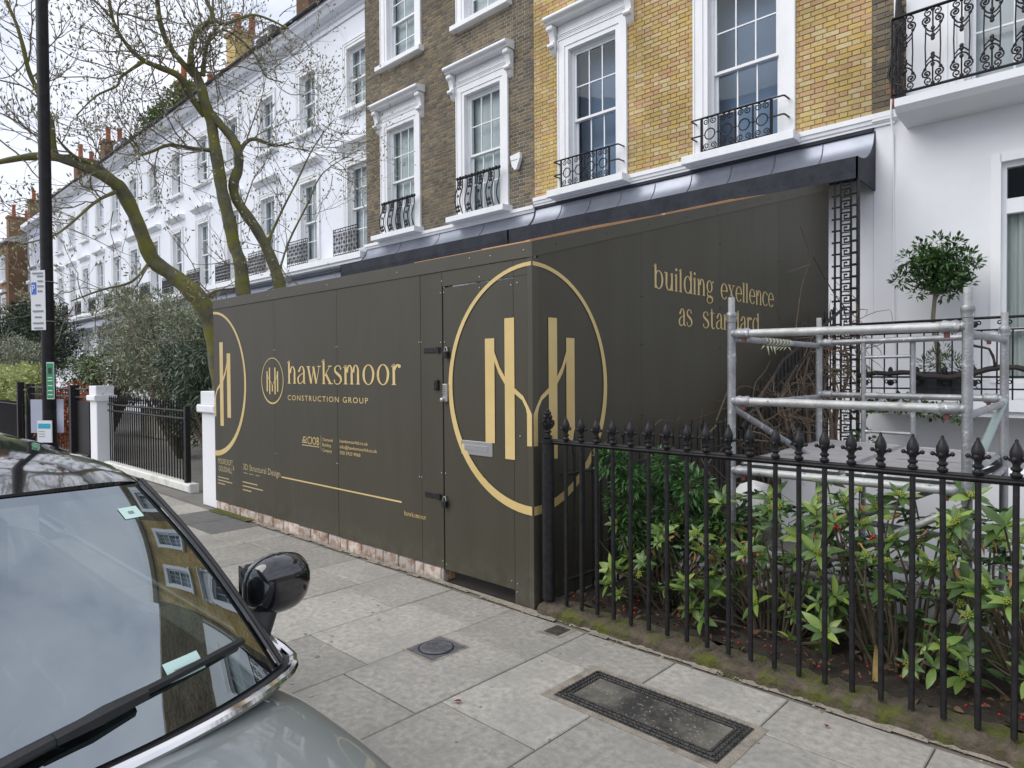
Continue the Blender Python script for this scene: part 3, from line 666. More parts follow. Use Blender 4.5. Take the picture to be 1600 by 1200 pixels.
def bricks(house, wl, x0, x1, z0, z1, ops, y, mat, nmax=300, jitter=.003, proud=.009, cut=0.):
    cand = []; rest = MB(); CH = .075; ci = 0; z = z0
    while z + .065 < z1:
        st = ci % 2; x = x0 - .3375 + (.16875 if st else 0); k_ = 0
        while x < x1:
            l_ = .215 if k_ % 2 == 0 else .1025
            segs = [(max(x, x0), min(x + l_, x1))]
            for o in ops:
                if z + .06 > o[2] and z < o[3]:
                    ns = []
                    for a, b in segs:
                        if b <= o[0] or a >= o[1]: ns.append((a, b))
                        else:
                            if a < o[0]: ns.append((a, o[0]))
                            if b > o[1]: ns.append((o[1], b))
                    segs = ns
            for a, b in segs:
                if b - a < .025: continue
                full = abs(b - a - l_) < 1e-6
                px, py, dp = proj((.5 * (a + b), y, z + .03))
                vis = 0 < px < 1600 and 0 < py < 1200
                cand.append((dp if (vis and full) else 1e6, a, b, z, l_))
            x += l_ + .010; k_ += 1
        z += CH; ci += 1
    cand.sort(key=lambda c: c[0])
    sm = {}
    for l_ in (.215, .1025):
        b_ = MB().bbox(0, l_ - cut, -proud, .02, 0, .065 - cut, .004); b_.f = b_.f[:-1]; sm[l_] = b_.mesh('brick'); sm[l_].materials.append(mat)
    for i, (dp, a, b, z, l_) in enumerate(cand):
        yj = rng.uniform(-jitter, jitter)
        if i < nmax and dp < 1e5: link('brick', sm[l_], mat, wl, (a, y + yj, z))
        else:
            e = rng.uniform(-.002, .002, 4); b -= cut; e[3] -= cut; e1 = e[1]
            rest.add([(a + e[0], y - proud + yj, z + e[1]), (b + e[2], y - proud + yj, z), (b, y - proud + yj, z + .065 + e[3]), (a, y - proud + yj, z + .065 + e[3]),
                      (a, y + .01, z), (b, y + .01, z), (b, y + .01, z + .065), (a, y + .01, z + .065)], [(0, 1, 2, 3), (0, 4, 5, 1), (1, 5, 6, 2), (2, 6, 7, 3), (3, 7, 4, 0)])
    rest.part('brickwork', mat, wl, kind='stuff', fix=False)

def window(house, x0, x1, z0, z1, y, glass, back='blind', arch=.245, cornice=True, sill=True, sillw=.06, cols=3, simple=False, blindm_=None, lab=None, frame_mat=None, bottom_arch=False, proudness=.035):
    """sash window: x0..z1 is the clear opening in a wall whose face is at y"""
    wm = frame_mat or whitep
    zm = z0 + (z1 - z0) * .5
    f = MB(); yo = y + .10; t_ = .055
    f.box(x0, x0 + t_, yo, yo + .14, z0, z1).box(x1 - t_, x1, yo, yo + .14, z0, z1).box(x0 + t_, x1 - t_, yo, yo + .14, z1 - t_, z1).box(x0 + t_, x1 - t_, yo, yo + .14, z0, z0 + .05)
    # upper sash in front, lower sash behind
    def sash(za, zb, ys):
        s_ = .045
        f.box(x0 + t_ + .001, x0 + t_ + s_, ys, ys + .04, za, zb).box(x1 - t_ - s_, x1 - t_ - .001, ys, ys + .04, za, zb)
        f.box(x0 + t_ + s_, x1 - t_ - s_, ys, ys + .04, zb - s_, zb).box(x0 + t_ + s_, x1 - t_ - s_, ys, ys + .04, za, za + s_)
        a, b = x0 + t_ + s_, x1 - t_ - s_; c, d = za + s_, zb - s_; panes = []
        for i in range(1, cols): xx = a + (b - a) * i / cols; f.box(xx - .011, xx + .011, ys + .006, ys + .034, c, d)
        zz = (c + d) / 2
        for i in range(cols):
            q0 = a + (b - a) * i / cols + (.011 if i else 0); q1 = a + (b - a) * (i + 1) / cols - (.011 if i < cols - 1 else 0)
            f.box(q0, q1, ys + .0065, ys + .0335, zz - .011, zz + .011)
            panes += [(q0, q1, c, zz - .011), (q0, q1, zz + .011, d)]
        return panes, ys + .02
    pu, yu = sash(zm - .02, z1 - t_, yo + .02); pl, yl = sash(z0 + .05, zm + .02, yo + .075)
    wd = f.part('window', wm, house, label=lab, fix=False)
    if not simple:
        for pp, yy in ((pu, yu), (pl, yl)):
            for (a, b, c, d) in pp:
                tl = rng.uniform(-.0012, .0012, 2)
                MB().add([(a, yy + tl[0], c), (b, yy + tl[1], c), (b, yy - tl[0], d), (a, yy - tl[1], d)], [(0, 1, 2, 3)]).part('pane', glass, wd, fix=False)
    else:
        for pp, yy in ((pu, yu), (pl, yl)):
            a, b, c, d = pp[0][0], pp[-1][1], min(p[2] for p in pp), max(p[3] for p in pp)
            MB().quad((a, yy, c), (b, yy, c), (b, yy, d), (a, yy, d)).part('pane', glass, wd, fix=False)
    if back == 'blind':
        MB().box(x0 + .03, x1 - .03, yo + .2, yo + .206, z0, z1).part('blind', blindm_ or blindm, wd, fix=False)
    else:
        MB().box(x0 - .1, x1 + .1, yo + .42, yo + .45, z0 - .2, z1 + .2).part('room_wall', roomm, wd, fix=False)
        MB().box(x0 + .3, x1 - .0, yo + .30, yo + .32, z0 - .1, z0 + .85).part('half_blind', M('pale_blue_blind', (.42, .50, .58), .8), wd, fix=False)
    # architrave: two fascias
    if arch:
        a = MB(); p = proudness; zb = z0 - .02
        a.box(x0 - arch, x0 - .075, y - p, y + .02, zb, z1 + arch).box(x1 + .075, x1 + arch, y - p, y + .02, zb, z1 + arch).box(x0 - .075, x1 + .075, y - p, y + .02, z1 + .075, z1 + arch)
        a.box(x0 - .075, x0 + .006, y - p + .016, y + .0995, zb, z1 + .075).box(x1 - .006, x1 + .075, y - p + .016, y + .0995, zb, z1 + .075).box(x0 + .006, x1 - .006, y - p + .016, y + .0995, z1 - .006, z1 + .075)
        a.box(x0 - arch + .002, x0 - arch + .03, y - p - .014, y - p + .001, zb, z1 + arch - .03).box(x1 + arch - .03, x1 + arch - .002, y - p - .014, y - p + .001, zb, z1 + arch - .03).box(x0 - arch + .002, x1 + arch - .002, y - p - .014, y - p + .001, z1 + arch - .03, z1 + arch - .002)
        a.part('architrave', wm, wd, fix=False)
    else:
        MB().box(x0 - .003, x0 + .001, y - .001, y + .11, z0, z1).part('reveal', wm, wd, fix=False)
    if sill:
        s_ = MB().extx([(y + .1, z0 + .01), (y - sillw - .10, z0 - .015), (y - sillw - .10, z0 - .115), (y - sillw - .06, z0 - .13), (y + .1, z0 - .13)], x0 - arch - .08, x1 + arch + .08)
        s_.part('sill', wm, wd)
    if cornice:
        zc = z1 + arch
        fz = MB().box(x0 - arch + .01, x1 + arch - .01, y - .03, y + .02, zc + .001, zc + .26)
        for k_ in range(3): fz.box(x0 - arch + .012, x1 + arch - .012, y - .042 - .008 * k_, y - .029, zc + .01 + .028 * k_, zc + .03 + .028 * k_)
        fz.part('frieze', wm, wd, fix=False)
        zt = zc + .26
        pr = [(y + .02, zt), (y - .20, zt + .012), (y - .22, zt + .05), (y - .25, zt + .06)] + [(y - .25 - .045 * math.sin(t2), zt + .105 - .045 * math.cos(t2)) for t2 in np.linspace(0, math.pi, 6)] + [(y - .2, zt + .155), (y + .02, zt + .185)]
        MB().extx(pr, x0 - arch - .17, x1 + arch + .17).part('cornice', wm, wd, smooth=True)
        for sgn, xb in ((-1, x0 - arch - .075), (1, x1 + arch + .075)):
            c = MB(); zz = zt
            prof = catmull([(y - .19, zz - .005), (y - .20, zz - .06), (y - .15, zz - .13), (y - .11, zz - .24), (y - .10, zz - .33), (y - .125, zz - .375)], 4)
            pr2 = [(p[0], p[1]) for p in prof] + [(y - .10, zz - .42), (y - .06, zz - .5), (y + .015, zz - .56), (y + .015, zz - .002)]
            c.extx(pr2, xb - .062, xb + .062)
            c.lathe([(.045, -.075), (.045, .075)], (xb, y - .125, zz - .37), 12, 'x'); c.lathe([(.05, -.073), (.05, .073)], (xb, y - .155, zz - .06), 12, 'x')
            c.lathe([(.02, -.085), (.02, .085)], (xb, y - .125, zz - .37), 10, 'x'); c.lathe([(.022, -.083), (.022, .083)], (xb, y - .155, zz - .06), 10, 'x')
            c.part('bracket', wm, wd, smooth=True)
    return wd
def chimney(house, x, y, z0, w_, d_, h, npots, mat, seed=0):
    c = MB().box(x - w_ / 2, x + w_ / 2, y - d_ / 2, y + d_ / 2, z0, z0 + h).box(x - w_ / 2 - .06, x + w_ / 2 + .06, y - d_ / 2 - .06, y + d_ / 2 + .06, z0 + h, z0 + h + .14)
    c = c.part('chimney', mat, house, fix=False)
    for i in range(npots):
        yy = y - d_ / 2 + d_ * (i + .5) / npots; hh = .55 + .3 * ((i * 7 + seed) % 3) / 2
        MB().lathe([(.13, 0), (.115, hh * .5), (.105, hh * .85), (.13, hh * .88), (.13, hh)], (x, yy, z0 + h + .14), 10).part('chimney_pot', potm, c, smooth=True)
def canopy(house, x0, x1, fringe, seam, lab):
    yb, yfr, zt, zf = YF - .001, 9.42, 4.93, 4.405
    prof = [(yb, zt)] + [(yb - (yb - yfr) * math.sin(a) ** 1.0 * 1.0, zt - (zt - zf) * (1 - math.cos(a)) ** 1.0) for a in np.linspace(.12, math.pi / 2, 9)]
    # concave sweep: steep at the wall, flat at the eaves
    prof = [(yb - (yb - yfr) * (1 - math.cos(a)), zt - (zt - zf) * math.sin(a)) for a in np.linspace(0, math.pi / 2, 10)]
    low = [(p[0] + .0, p[1] - .02) for p in reversed(prof)]
    cp = MB().extx(prof + low, x0 + .02, x1 - .02).part('canopy_roof', zinc, house, smooth=True, label=lab)
    s_ = MB(); n = max(2, round((x1 - x0) / seam))
    for i in range(1, n):
        xx = x0 + (x1 - x0) * i / n
        s_.tube([(xx, p[0] - .004, p[1] + .006) for p in prof], .007, 5)
    s_.part('seam', zinc, cp)
    zb0 = 4.14 if not fringe else 4.10
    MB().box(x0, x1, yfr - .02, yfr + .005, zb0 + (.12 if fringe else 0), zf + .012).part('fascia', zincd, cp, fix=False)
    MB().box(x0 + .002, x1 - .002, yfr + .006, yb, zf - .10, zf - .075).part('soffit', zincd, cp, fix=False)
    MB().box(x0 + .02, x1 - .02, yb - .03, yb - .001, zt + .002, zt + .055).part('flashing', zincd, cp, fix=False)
    d_ = MB()
    if fringe:
        nn = int((x1 - x0) / .055)
        for i in range(nn): xx = x0 + i * .055; d_.box(xx, xx + .047, yfr - .022, yfr + .003, zb0, zb0 + .119)
        d_.part('valance', zincd, cp, fix=False, kind='stuff')
    else:
        for i in range(int((x1 - x0) / .125)): xx = x0 + .06 + i * .125; d_.lathe([(.011, 0), (.011, .0015)], (xx, yfr - .0215, 4.24), 8, 'y')
        d_.part('bolt_holes', dark, cp, kind='stuff')
    for xx in (x0, x1 - .02):
        pr = [(p[0], p[1] + .015) for p in prof] + [(yfr - .02, zf + .012), (yfr - .02, zb0), (yb, zb0 - .02)]
        MB().extx([(yb, zt + .04)] + pr, xx, xx + .02).part('end_plate', zincd, cp)
    return cp
def scroll_guard(house, x0, x1, z0, z1, y, returns=True):
    """window guard of rings between C-scrolls"""
    g = MB(); r_ = .009
    g.bar((x0, y, z1), (x1, y, z1), .024); g.bar((x0, y, z0 + .02), (x1, y, z0 + .02), .018)
    n = 4; cw = (x1 - x0) / n; zm = (z0 + z1) / 2
    for i in range(n + 1):
        xx = x0 + i * cw; g.bar((xx, y, z0), (xx, y, z1), .034 if i in (0, n) else .020)
        if 0 < i < n: g.ball((xx, y, zm), .022, 7); g.ball((xx, y, zm + .12), .016, 6); g.ball((xx, y, zm - .12), .016, 6)
    for i in range(n):
        cx = x0 + (i + .5) * cw; rr_ = min(.085, cw * .34)
        g.tube([(cx + rr_ * math.cos(a), y, zm + rr_ * math.sin(a)) for a in np.linspace(0, 2 * math.pi, 18, endpoint=False)], .0105, 5, closed=True)
        g.bar((x0 + i * cw, y, zm), (cx - rr_, y, zm), .009); g.bar((cx + rr_, y, zm), (x0 + (i + 1) * cw, y, zm), .009)
        for sg, zz in ((1, z1 - .07), (-1, z0 + .085)):
            for s2 in (-1, 1):
                c = (cx + s2 * cw * .22, zz)
                g.tube(spiral(c, .056, .012, R(90 * sg) , R(90 * sg) + s2 * R(540), 18, y=y), .0085, 4)
    for xx, s2 in ((x0, -1), (x1, 1)):
        for zz in (z1, zm):
            g.tube([(xx, y, zz), (xx + s2 * .17, y, zz), (xx + s2 * .19, y + .02, zz), (xx + s2 * .19, YF + .01, zz)], .014, 6)
    return g.part('window_guard', iron, house, fix=False)
def belly_guard(house, x0, x1, z0, z1, y):
    """cast window guard with bellied bars and leafy top"""
    g = MB(); n = 9; S = 1.7
    def prof(t): return y - .10 * math.sin(math.pi * min(1, t * 1.25)) * (1 - t * .55)
    for i in range(n):
        xx = x0 + (x1 - x0) * i / (n - 1)
        pts = [(xx + .012 * math.sin(t * 9 + i), prof(t) - .02, z0 + (z1 - z0) * t) for t in np.linspace(0, 1, 9)]
        g.tube(pts, .0135, 5)
    for i in range(n - 1):
        cx = x0 + (x1 - x0) * (i + .5) / (n - 1)
        if i % 2 == 0:
            for t in (.12, .22, .72, .82, .9):
                for s2 in (-1, 1): g.ball((cx + s2 * .026, prof(t) - .02, z0 + (z1 - z0) * t), .027, 5, (1.2, .5, 1.3))
                g.ball((cx, prof(t) - .02, z0 + (z1 - z0) * (t + .04)), .022, 5, (.8, .5, 1.6))
            g.tube(spiral((cx, z0 + (z1 - z0) * .5), .035, .01, 0, R(500), 12, y=prof(.5) - .02), .010, 4)
    for t in (0.02, .97):
        g.tube([(x0 - .02, prof(t) - .02, z0 + (z1 - z0) * t), (x1 + .02, prof(t) - .02, z0 + (z1 - z0) * t)], .012, 5)
    for i in range(15): xx = x0 + (x1 - x0) * i / 14; g.ball((xx, prof(1) - .02, z1 + .0), .040 + .010 * (i % 2), 5, (1, .8, .9))
    return g.part('window_guard', iron, house, fix=False)

# --- yellow brick house
hy = T('yellow_brick_house', 'yellow brick house with two tall white sash windows and zinc canopy', 'house', (-5.9, YF, 0))
opsA = [(-8.125, -7.02, 5.14, 7.85), (-5.235, -4.065, 5.14, 7.85), (-8.10, -7.04, 9.35, 11.3), (-5.2, -4.1, 9.35, 11.3)]
gops = [(-8.4, -6.6, 1.6, 3.9), (-5.6, -4.2, 1.3, 3.9)]
wl = wall(hy, -9.0, -2.6, 5.0, 12.4, opsA, YF + .005, ymort)
wg = wall(hy, -9.0, -2.77, -.1, 5.0, gops, YF + .006, white, 'ground_floor_wall')
ao = [(o[0] - .245, o[1] + .245, o[2] - .12, o[3] + (.70 if o[2] < 6 else .245)) for o in opsA]
bricks(hy, wl, -9.0, -2.79, 5.16, 12.3, ao, YF, ybrick)
body(hy, -9.0, -2.77, YF + .31, 20, 12.4, dmort)
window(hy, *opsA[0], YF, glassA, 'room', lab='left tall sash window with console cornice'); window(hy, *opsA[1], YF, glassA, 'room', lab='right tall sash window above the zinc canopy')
for o in opsA[2:]: window(hy, *o, YF, glassA, 'room', cornice=False, simple=True)
for o in gops: window(hy, *o, YF, glassA, 'blind', cornice=False, simple=True, arch=.15)
st_ = MB().extx([(YF + .01, 5.165), (YF - .075, 5.155), (YF - .075, 5.085), (YF - .055, 5.075), (YF - .05, 5.03), (YF - .028, 5.015), (YF - .028, 4.985), (YF + .01, 4.985)], -9.0, -2.5).part('string_course', whitep, hy)
for o in opsA[:2]:
    MB().bbox(o[0] - .32, o[1] + .32, YF - .30, YF + .01, 5.02, 5.148, .006).part('balcony_sill', whitep, hy)
scroll_guard(hy, -8.14, -7.03, 5.16, 5.69, YF - .22); scroll_guard(hy, -5.23, -4.10, 5.16, 5.705, YF - .22)
canopy(hy, -9.0, -2.74, False, .66, 'plain zinc canopy with bolted fascia')
MB().extx([(YF + .3, 12.4), (YF - .35, 12.4), (YF - .35, 12.75), (YF + .3, 12.75)], -9.0, -2.6).part('parapet', whitep, hy)
# key pattern trellis under the right end of the canopy
tr = MB(); xk0, xk1 = -3.03, -2.745; yk = 9.45
for xx, w_ in ((xk0, .022), (xk0 + .075, .020), (xk0 + .20, .020), (xk1, .034)): tr.bar((xx, yk, .5), (xx, yk, 4.13), w_)
z = .55
while z < 4.05:
    tr.bar((xk0 - .04, yk, z), (xk0 + .075, yk, z), .018); tr.bar((xk0 + .20, yk, z), (xk1, yk, z), .024)
    a, b, c, d = xk0 + .075, xk0 + .20, z - .055, z + .10
    key = [(a, c), (a, d - .03), (b - .014, d - .03), (b - .014, z - .01), (a + .038, z - .01), (a + .038, z + .035), (b - .05, z + .035)]
    tr.tube([(p[0] + .004, yk - .006, p[1]) for p in key], .015, 4); tr.tube([(p[0] + .012, yk - .006, p[1] + .05) for p in [(a, d - .03), (b - .014, d - .03)]], .008, 4)
    z += .155
tr.part('iron_trellis', ironold, hy, fix=False, label='black iron trellis column with a greek key pattern')

# --- sooty brick house
hd = T('sooty_brick_house', 'dark sooty brick house with pale blinds in white sash windows', 'house', (-11.9, YF, 0))
opsD = [(-13.965, -12.86, 5.14, 7.78), (-11.083, -9.955, 5.14, 7.82), (-13.93, -12.80, 9.40, 11.4), (-11.06, -9.93, 9.40, 11.4)]
gopd = [(-14.0, -12.4, 1.5, 3.9), (-11.0, -9.6, 1.3, 3.9)]
wl = wall(hd, -14.88, -9.0, 4.9, 12.6, opsD, YF + .005, dmort)
wall(hd, -14.88, -9.0, -.1, 4.9, gopd, YF + .006, white, 'ground_floor_wall')
ao = [(o[0] - .245, o[1] + .245, o[2] - .12, o[3] + (.70 if o[2] < 6 else .245)) for o in opsD]
bricks(hd, wl, -14.88, -9.003, 5.04, 12.5, ao, YF, dbrick, proud=.003, jitter=.0015, cut=.004)
body(hd, -14.88, -9.0, YF + .31, 20, 12.6, dmort)
for o in opsD[:2]: window(hd, *o, YF, glassB, 'blind')
for o in opsD[2:]: window(hd, *o, YF, glassB, 'blind', cornice=False, cols=2)
for o in gopd: window(hd, *o, YF, glassB, 'blind', cornice=False, simple=True, arch=.15)
MB().extx([(YF + .01, 5.03), (YF - .07, 5.02), (YF - .07, 4.95), (YF - .05, 4.94), (YF - .03, 4.89), (YF + .01, 4.89)], -14.93, -9.001).part('string_course', whitep, hd)
for o in opsD[:2]: MB().bbox(o[0] - .33, o[1] + .33, YF - .30, YF + .01, 5.0, 5.12, .006).part('balcony_sill', whitep, hd)
belly_guard(hd, -13.95, -12.66, 5.12, 5.88, YF - .16); belly_guard(hd, -11.13, -9.83, 5.12, 5.94, YF - .16)
canopy(hd, -14.9, -9.003, True, 1.5, 'older zinc canopy with a slatted valance')
al = T('alarm_box', 'white shield shaped alarm box on the sooty brick wall', 'alarm box', (-9.46, YF - .04, 6.0))
MB().exty([(-9.60, 6.12), (-9.33, 6.15), (-9.32, 6.05), (-9.42, 5.83), (-9.47, 5.81), (-9.55, 5.90)], YF - .10, YF - .02).part('case', whitep, al)
MB().box(-9.57, -9.38, YF - .102, YF - .1005, 6.005, 6.022).part('printed_line', M('grey_print', (.25, .3, .3), .6), al, fix=False)

# --- white terrace
WX = [-14.95, -19.6, -24.77, -29.94, -35.11, -40.28, -45.45, -48.6]
wins = [-15.75 - 2.585 * i for i in range(13)]
names = ['white terraced house next to the sooty brick house', 'second white terraced house from the sooty brick house', 'third white terraced house from the sooty brick house', 'fourth white terraced house from the sooty brick house', 'fifth white terraced house from the sooty brick house', 'sixth white terraced house from the sooty brick house', 'narrow last white terraced house beside the pale blue one']
for hi in range(7):
    xr, xl = WX[hi], WX[hi + 1]
    h = T('white_terraced_house', names[hi], 'house', ((xl + xr) / 2, YW, 0), 'white stucco terrace')
    ww = [x for x in wins if xl < x < xr]; ops = []
    for x in ww: ops += [(x - .48, x + .48, 5.05, 7.42), (x - .46, x + .46, 8.93, 10.65), (x - .5, x + .5, 1.4, 3.7)]
    wall(h, xl, xr, -.1, 12.0, ops, YW, whitef)
    body(h, xl, xr, YW + .31, 19, 12.0, dmort)
    for x in ww:
        window(h, x - .48, x + .48, 5.05, 7.42, YW, glassB, 'blind', arch=.17, cornice=False, sill=False, cols=2, simple=hi > 1, blindm_=M('grey_blind', (.56, .60, .62), .8))
        MB().extx([(YW + .01, 7.85), (YW - .08, 7.87), (YW - .14, 7.93), (YW - .22, 7.96), (YW - .22, 8.03), (YW + .01, 8.06)], x - .78, x + .78).part('window_hood', whitep, h)
        window(h, x - .46, x + .46, 8.93, 10.65, YW, glassB, 'blind', arch=.17, cornice=False, sill=True, sillw=.05, cols=2, simple=hi > 1, blindm_=M('grey_blind', (.56, .60, .62), .8))
        window(h, x - .5, x + .5, 1.4, 3.7, YW, glassA, 'blind', arch=.12, cornice=False, sill=True, cols=2, simple=True, blindm_=M('grey_blind', (.56, .60, .62), .8))
        g = MB(); a, b, zz = x - .6, x + .6, 4.86
        for z in (zz + .04, zz + .66, zz + .74): g.bar((a, YW - .40, z), (b, YW - .40, z), .018)
        for i in range(11):
            xx = a + (b - a) * i / 10; g.bar((xx, YW - .40, zz), (xx, YW - .40, zz + .74), .014)
            if i < 10:
                for z in (.14, .24, .36, .47, .57): g.ball((xx + .06, YW - .40, zz + z), .042, 5, (.62 + .3 * ((i + int(z * 10)) % 2), .3, 1.45))
        g.part('balcony_railing', iron, h, fix=False)
    MB().box(xl, xr, YW - .48, YW, 4.70, 4.86).box(xl, xr, YW - .42, YW, 4.62, 4.70).part('balcony_slab', whitep, h, fix=False)
    MB().extx([(YW + .02, 4.6), (YW - .9, 4.1), (YW - .92, 3.98), (YW - .88, 3.98), (YW - .86, 4.08), (YW + .02, 4.5)], xl + .2, xr - .2).part('canopy_roof', zinc, h)
    MB().extx([(YW + .02, 11.45), (YW - .04, 11.45), (YW - .04, 11.56), (YW - .09, 11.60), (YW - .09, 11.66), (YW - .28, 11.72), (YW - .36, 11.84), (YW - .42, 11.88), (YW - .42, 11.98), (YW + .02, 12.02)], xl, xr).part('cornice', whitef, h)
    MB().tube([(xl, YW - .47, 12.03), (xr, YW - .47, 12.03)], .06, 8).part('gutter', zincd, h, smooth=True)
    MB().extx([(YW - .40, 12.0), (YW + 2.3, 13.15), (YW + 5, 12.3), (YW + 5, 12.0)], xl, xr).part('roof', slate, h)
    if hi in (0, 1, 2, 4, 5): chimney(h, xl + .15, YW + 1.6, 11.9, .75, 2.2, 2.0 + .25 * (hi % 2), 4, bbrick if hi != 1 else ybrick, hi)
    if hi in (1, 3, 4):
        x = (xl + xr) / 2
        d_ = MB().box(x - .7, x + .7, YW + .5, YW + 2.6, 12.1, 13.45).part('dormer', slate, h, fix=False)
        MB().box(x - .5, x + .5, YW + .47, YW + .499, 12.55, 13.3).part('dormer_window', whitep, d_, fix=False)
        MB().box(x - .42, x + .42, YW + .465, YW + .469, 12.62, 13.23).part('pane', glassA, d_, fix=False)
# roof garden ivy on the terrace
iv = T('roof_ivy', 'bright green ivy spilling over the white terrace roof', 'ivy', (-29.5, YW + .2, 12.1))
p_, d_ = clumps([(-27.6, YW + .1, 12.7), (-28.6, YW, 12.6), (-29.6, YW + .1, 12.5), (-30.6, YW, 12.4), (-31.5, YW + .1, 12.3)], [.75] * 5, [420] * 5, .8)
leafcloud('foliage', p_, d_, rng.uniform(.10, .17, len(p_)), diamond(.8), M('ivy_leaf', (.10, .17, .03), .5, c2=(.06, .11, .02), vs=3, island=.4, trans=.25), iv, kind='stuff')

# --- pale blue house and brown brick house at the far end
hb = T('pale_blue_house', 'narrow pale blue house between the white terrace and brown brick house', 'house', (-51.8, YW, 0))
ops = [(-50.9, -49.9, 5.1, 7.4), (-53.9, -52.9, 5.1, 7.4), (-50.9, -49.9, 8.9, 10.5), (-53.9, -52.9, 8.9, 10.5)]
wall(hb, -55.0, -48.6, -.1, 11.7, ops, YW - .05, bluew); body(hb, -55.0, -48.6, YW + .26, 19, 11.7, dmort)
for o in ops: window(hb, *o, YW - .05, glassB, 'blind', arch=.2, cornice=False, simple=True, cols=2)
for o in ops[:2]: MB().box(o[0] - .35, o[1] + .35, YW - .3, YW - .05, 7.75, 7.95).part('window_hood', whitep, hb, fix=False)
MB().extx([(YW, 11.3), (YW - .4, 11.5), (YW - .4, 11.75), (YW, 11.8)], -55.0, -48.6).part('cornice', whitef, hb)
MB().extx([(YW - .2, 11.7), (YW + 2.5, 13.2), (YW + 5, 11.7)], -55, -48.6).part('roof', slate, hb)
chimney(hb, -54.6, YW + 1.2, 11.6, .7, 2.4, 1.7, 4, bbrick, 1)
hk = T('brown_brick_house', 'brown brick house at the far left end of the street', 'house', (-60, 9.86, 0))
ops = [(-57.3, -56.1, 4.6, 7.0), (-60.6, -59.4, 4.6, 7.0), (-63.9, -62.7, 4.6, 7.0), (-57.3, -56.1, 8.1, 9.7), (-60.6, -59.4, 8.1, 9.7), (-63.9, -62.7, 8.1, 9.7)]
wl = wall(hk, -66, -55.02, -.1, 10.6, ops, 9.4, bbrick)
MB().box(-55.3, -55.02, 9.7, 18, -.1, 10.6).box(-66, -65.7, 9.7, 18, -.1, 10.6).box(-65.7, -55.3, 17.7, 18, -.1, 10.6).part('side_walls', bbrick, hk, fix=False)
for o in ops: window(hk, *o, 9.4, glassB, 'blind', arch=.2, cornice=False, simple=True, cols=2)
for o in ops[:3]: MB().box(o[0] - .35, o[1] + .35, 9.15, 9.4, 7.3, 7.5).part('window_hood', whitep, hk, fix=False)
MB().extx([(9.2, 10.6), (9.2, 10.75), (13.7, 12.5), (18.2, 10.75), (18.2, 10.6)], -66.2, -54.85).part('roof', M('pale_roof', (.45, .46, .48), .7), hk)
chimney(hk, -58.5, 11.5, 10.6, .8, 3, 2.2, 4, bbrick, 2)

# --- white house on the right
hw = T('white_stucco_house', 'white stucco house with ornate black iron balcony on the right', 'house', (.3, YF, 0))
ops = [(-1.33, .25, 1.48, 4.2), (-1.72, -.32, 5.2, 8.0), (1.3, 2.6, 5.2, 8.0), (2.0, 3.0, 1.4, 4.2)]
wall(hw, -2.765, 3.6, -1.5, 5.02, ops[:1] + ops[3:], YF - .002, white, 'ground_floor_wall')
wl = wall(hw, -2.59, 3.6, 5.02, 12.4, ops[1:3], YF + .005, dmort)
bricks(hw, wl, -2.78, 3.6, 5.17, 12.3, [(-2.37, 3.7, 4, 9.0)], YF + .002, dbrick, nmax=120)
MB().box(-2.36, 3.6, YF - .012, YF + .004, 5.02, 9.0).part('stucco_surround', white, hw, fix=False) if False else None
wall(hw, -2.365, 3.6, 5.03, 9.0, ops[1:3], YF - .03, white, 'first_floor_stucco', .034)
body(hw, -2.76, 3.6, YF + .31, 20, 12.4, dmort)
# ground floor window with transom and curtains
wd = MB()
x0_, x1_, z0_, z1_ = ops[0]; yy = YF + .06
wd.box(x0_, x0_ + .05, yy, yy + .1, z0_, z1_).box(x1_ - .05, x1_, yy, yy + .1, z0_, z1_).box(x0_ + .05, x1_ - .05, yy, yy + .1, z1_ - .06, z1_).box(x0_ + .05, x1_ - .05, yy, yy + .1, z0_, z0_ + .05)
wd.box(x0_ + .05, x1_ - .05, yy - .02, yy + .1, 3.57, 3.75).box(x0_ + .05, x1_ - .05, yy, yy + .1, 2.12, 2.16)
wd.box(-.56, -.53, yy + .01, yy + .09, z0_ + .05, 2.12).box(-.56, -.53, yy + .01, yy + .09, 2.16, 3.57)
wd.box(x0_ - .10, x0_ + .003, YF - .03, YF + .07, z0_, z1_ + .1).box(x1_ + .002, x1_ + .1, YF - .03, YF + .07, z0_, z1_ + .1).box(x0_ - .002, x1_ + .002, YF - .03, YF + .07, z1_ + .002, z1_ + .1)
wd = wd.part('window', whitep, hw, fix=False, label='ground floor window with transom and pale curtains')
for (a, b, c, d) in [(x0_ + .05, x1_ - .05, 3.75, z1_ - .06), (x0_ + .05, -.56, 2.16, 3.57), (-.53, x1_ - .05, 2.16, 3.57), (x0_ + .05, -.56, z0_ + .05, 2.12), (-.53, x1_ - .05, z0_ + .05, 2.12)]:
    MB().quad((a, yy + .05, c), (b, yy + .05, c), (b, yy + .05, d), (a, yy + .05, d)).part('pane', glassB, wd, fix=False)
cu = MB(); n = 60
P_ = [[(x0_ + (x1_ - x0_) * i / n, yy + .18 + .018 * math.sin(i * 1.7) + .01 * math.sin(i * .6), z) for i in range(n + 1)] for z in (z0_, 3.6)]
cu.grid(P_).part('curtain', curtm, wd, smooth=True, fix=False)
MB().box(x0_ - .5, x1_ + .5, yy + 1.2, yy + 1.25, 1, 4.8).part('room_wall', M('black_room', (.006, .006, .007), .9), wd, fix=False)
window(hw, *ops[1], YF - .03, glassB, 'blind', arch=.2, cornice=False, sill=False, cols=3, blindm_=M('white_shutter', (.66, .69, .70), .7)); window(hw, *ops[2], YF - .03, glassB, 'blind', arch=.2, cornice=False, sill=False, cols=3)
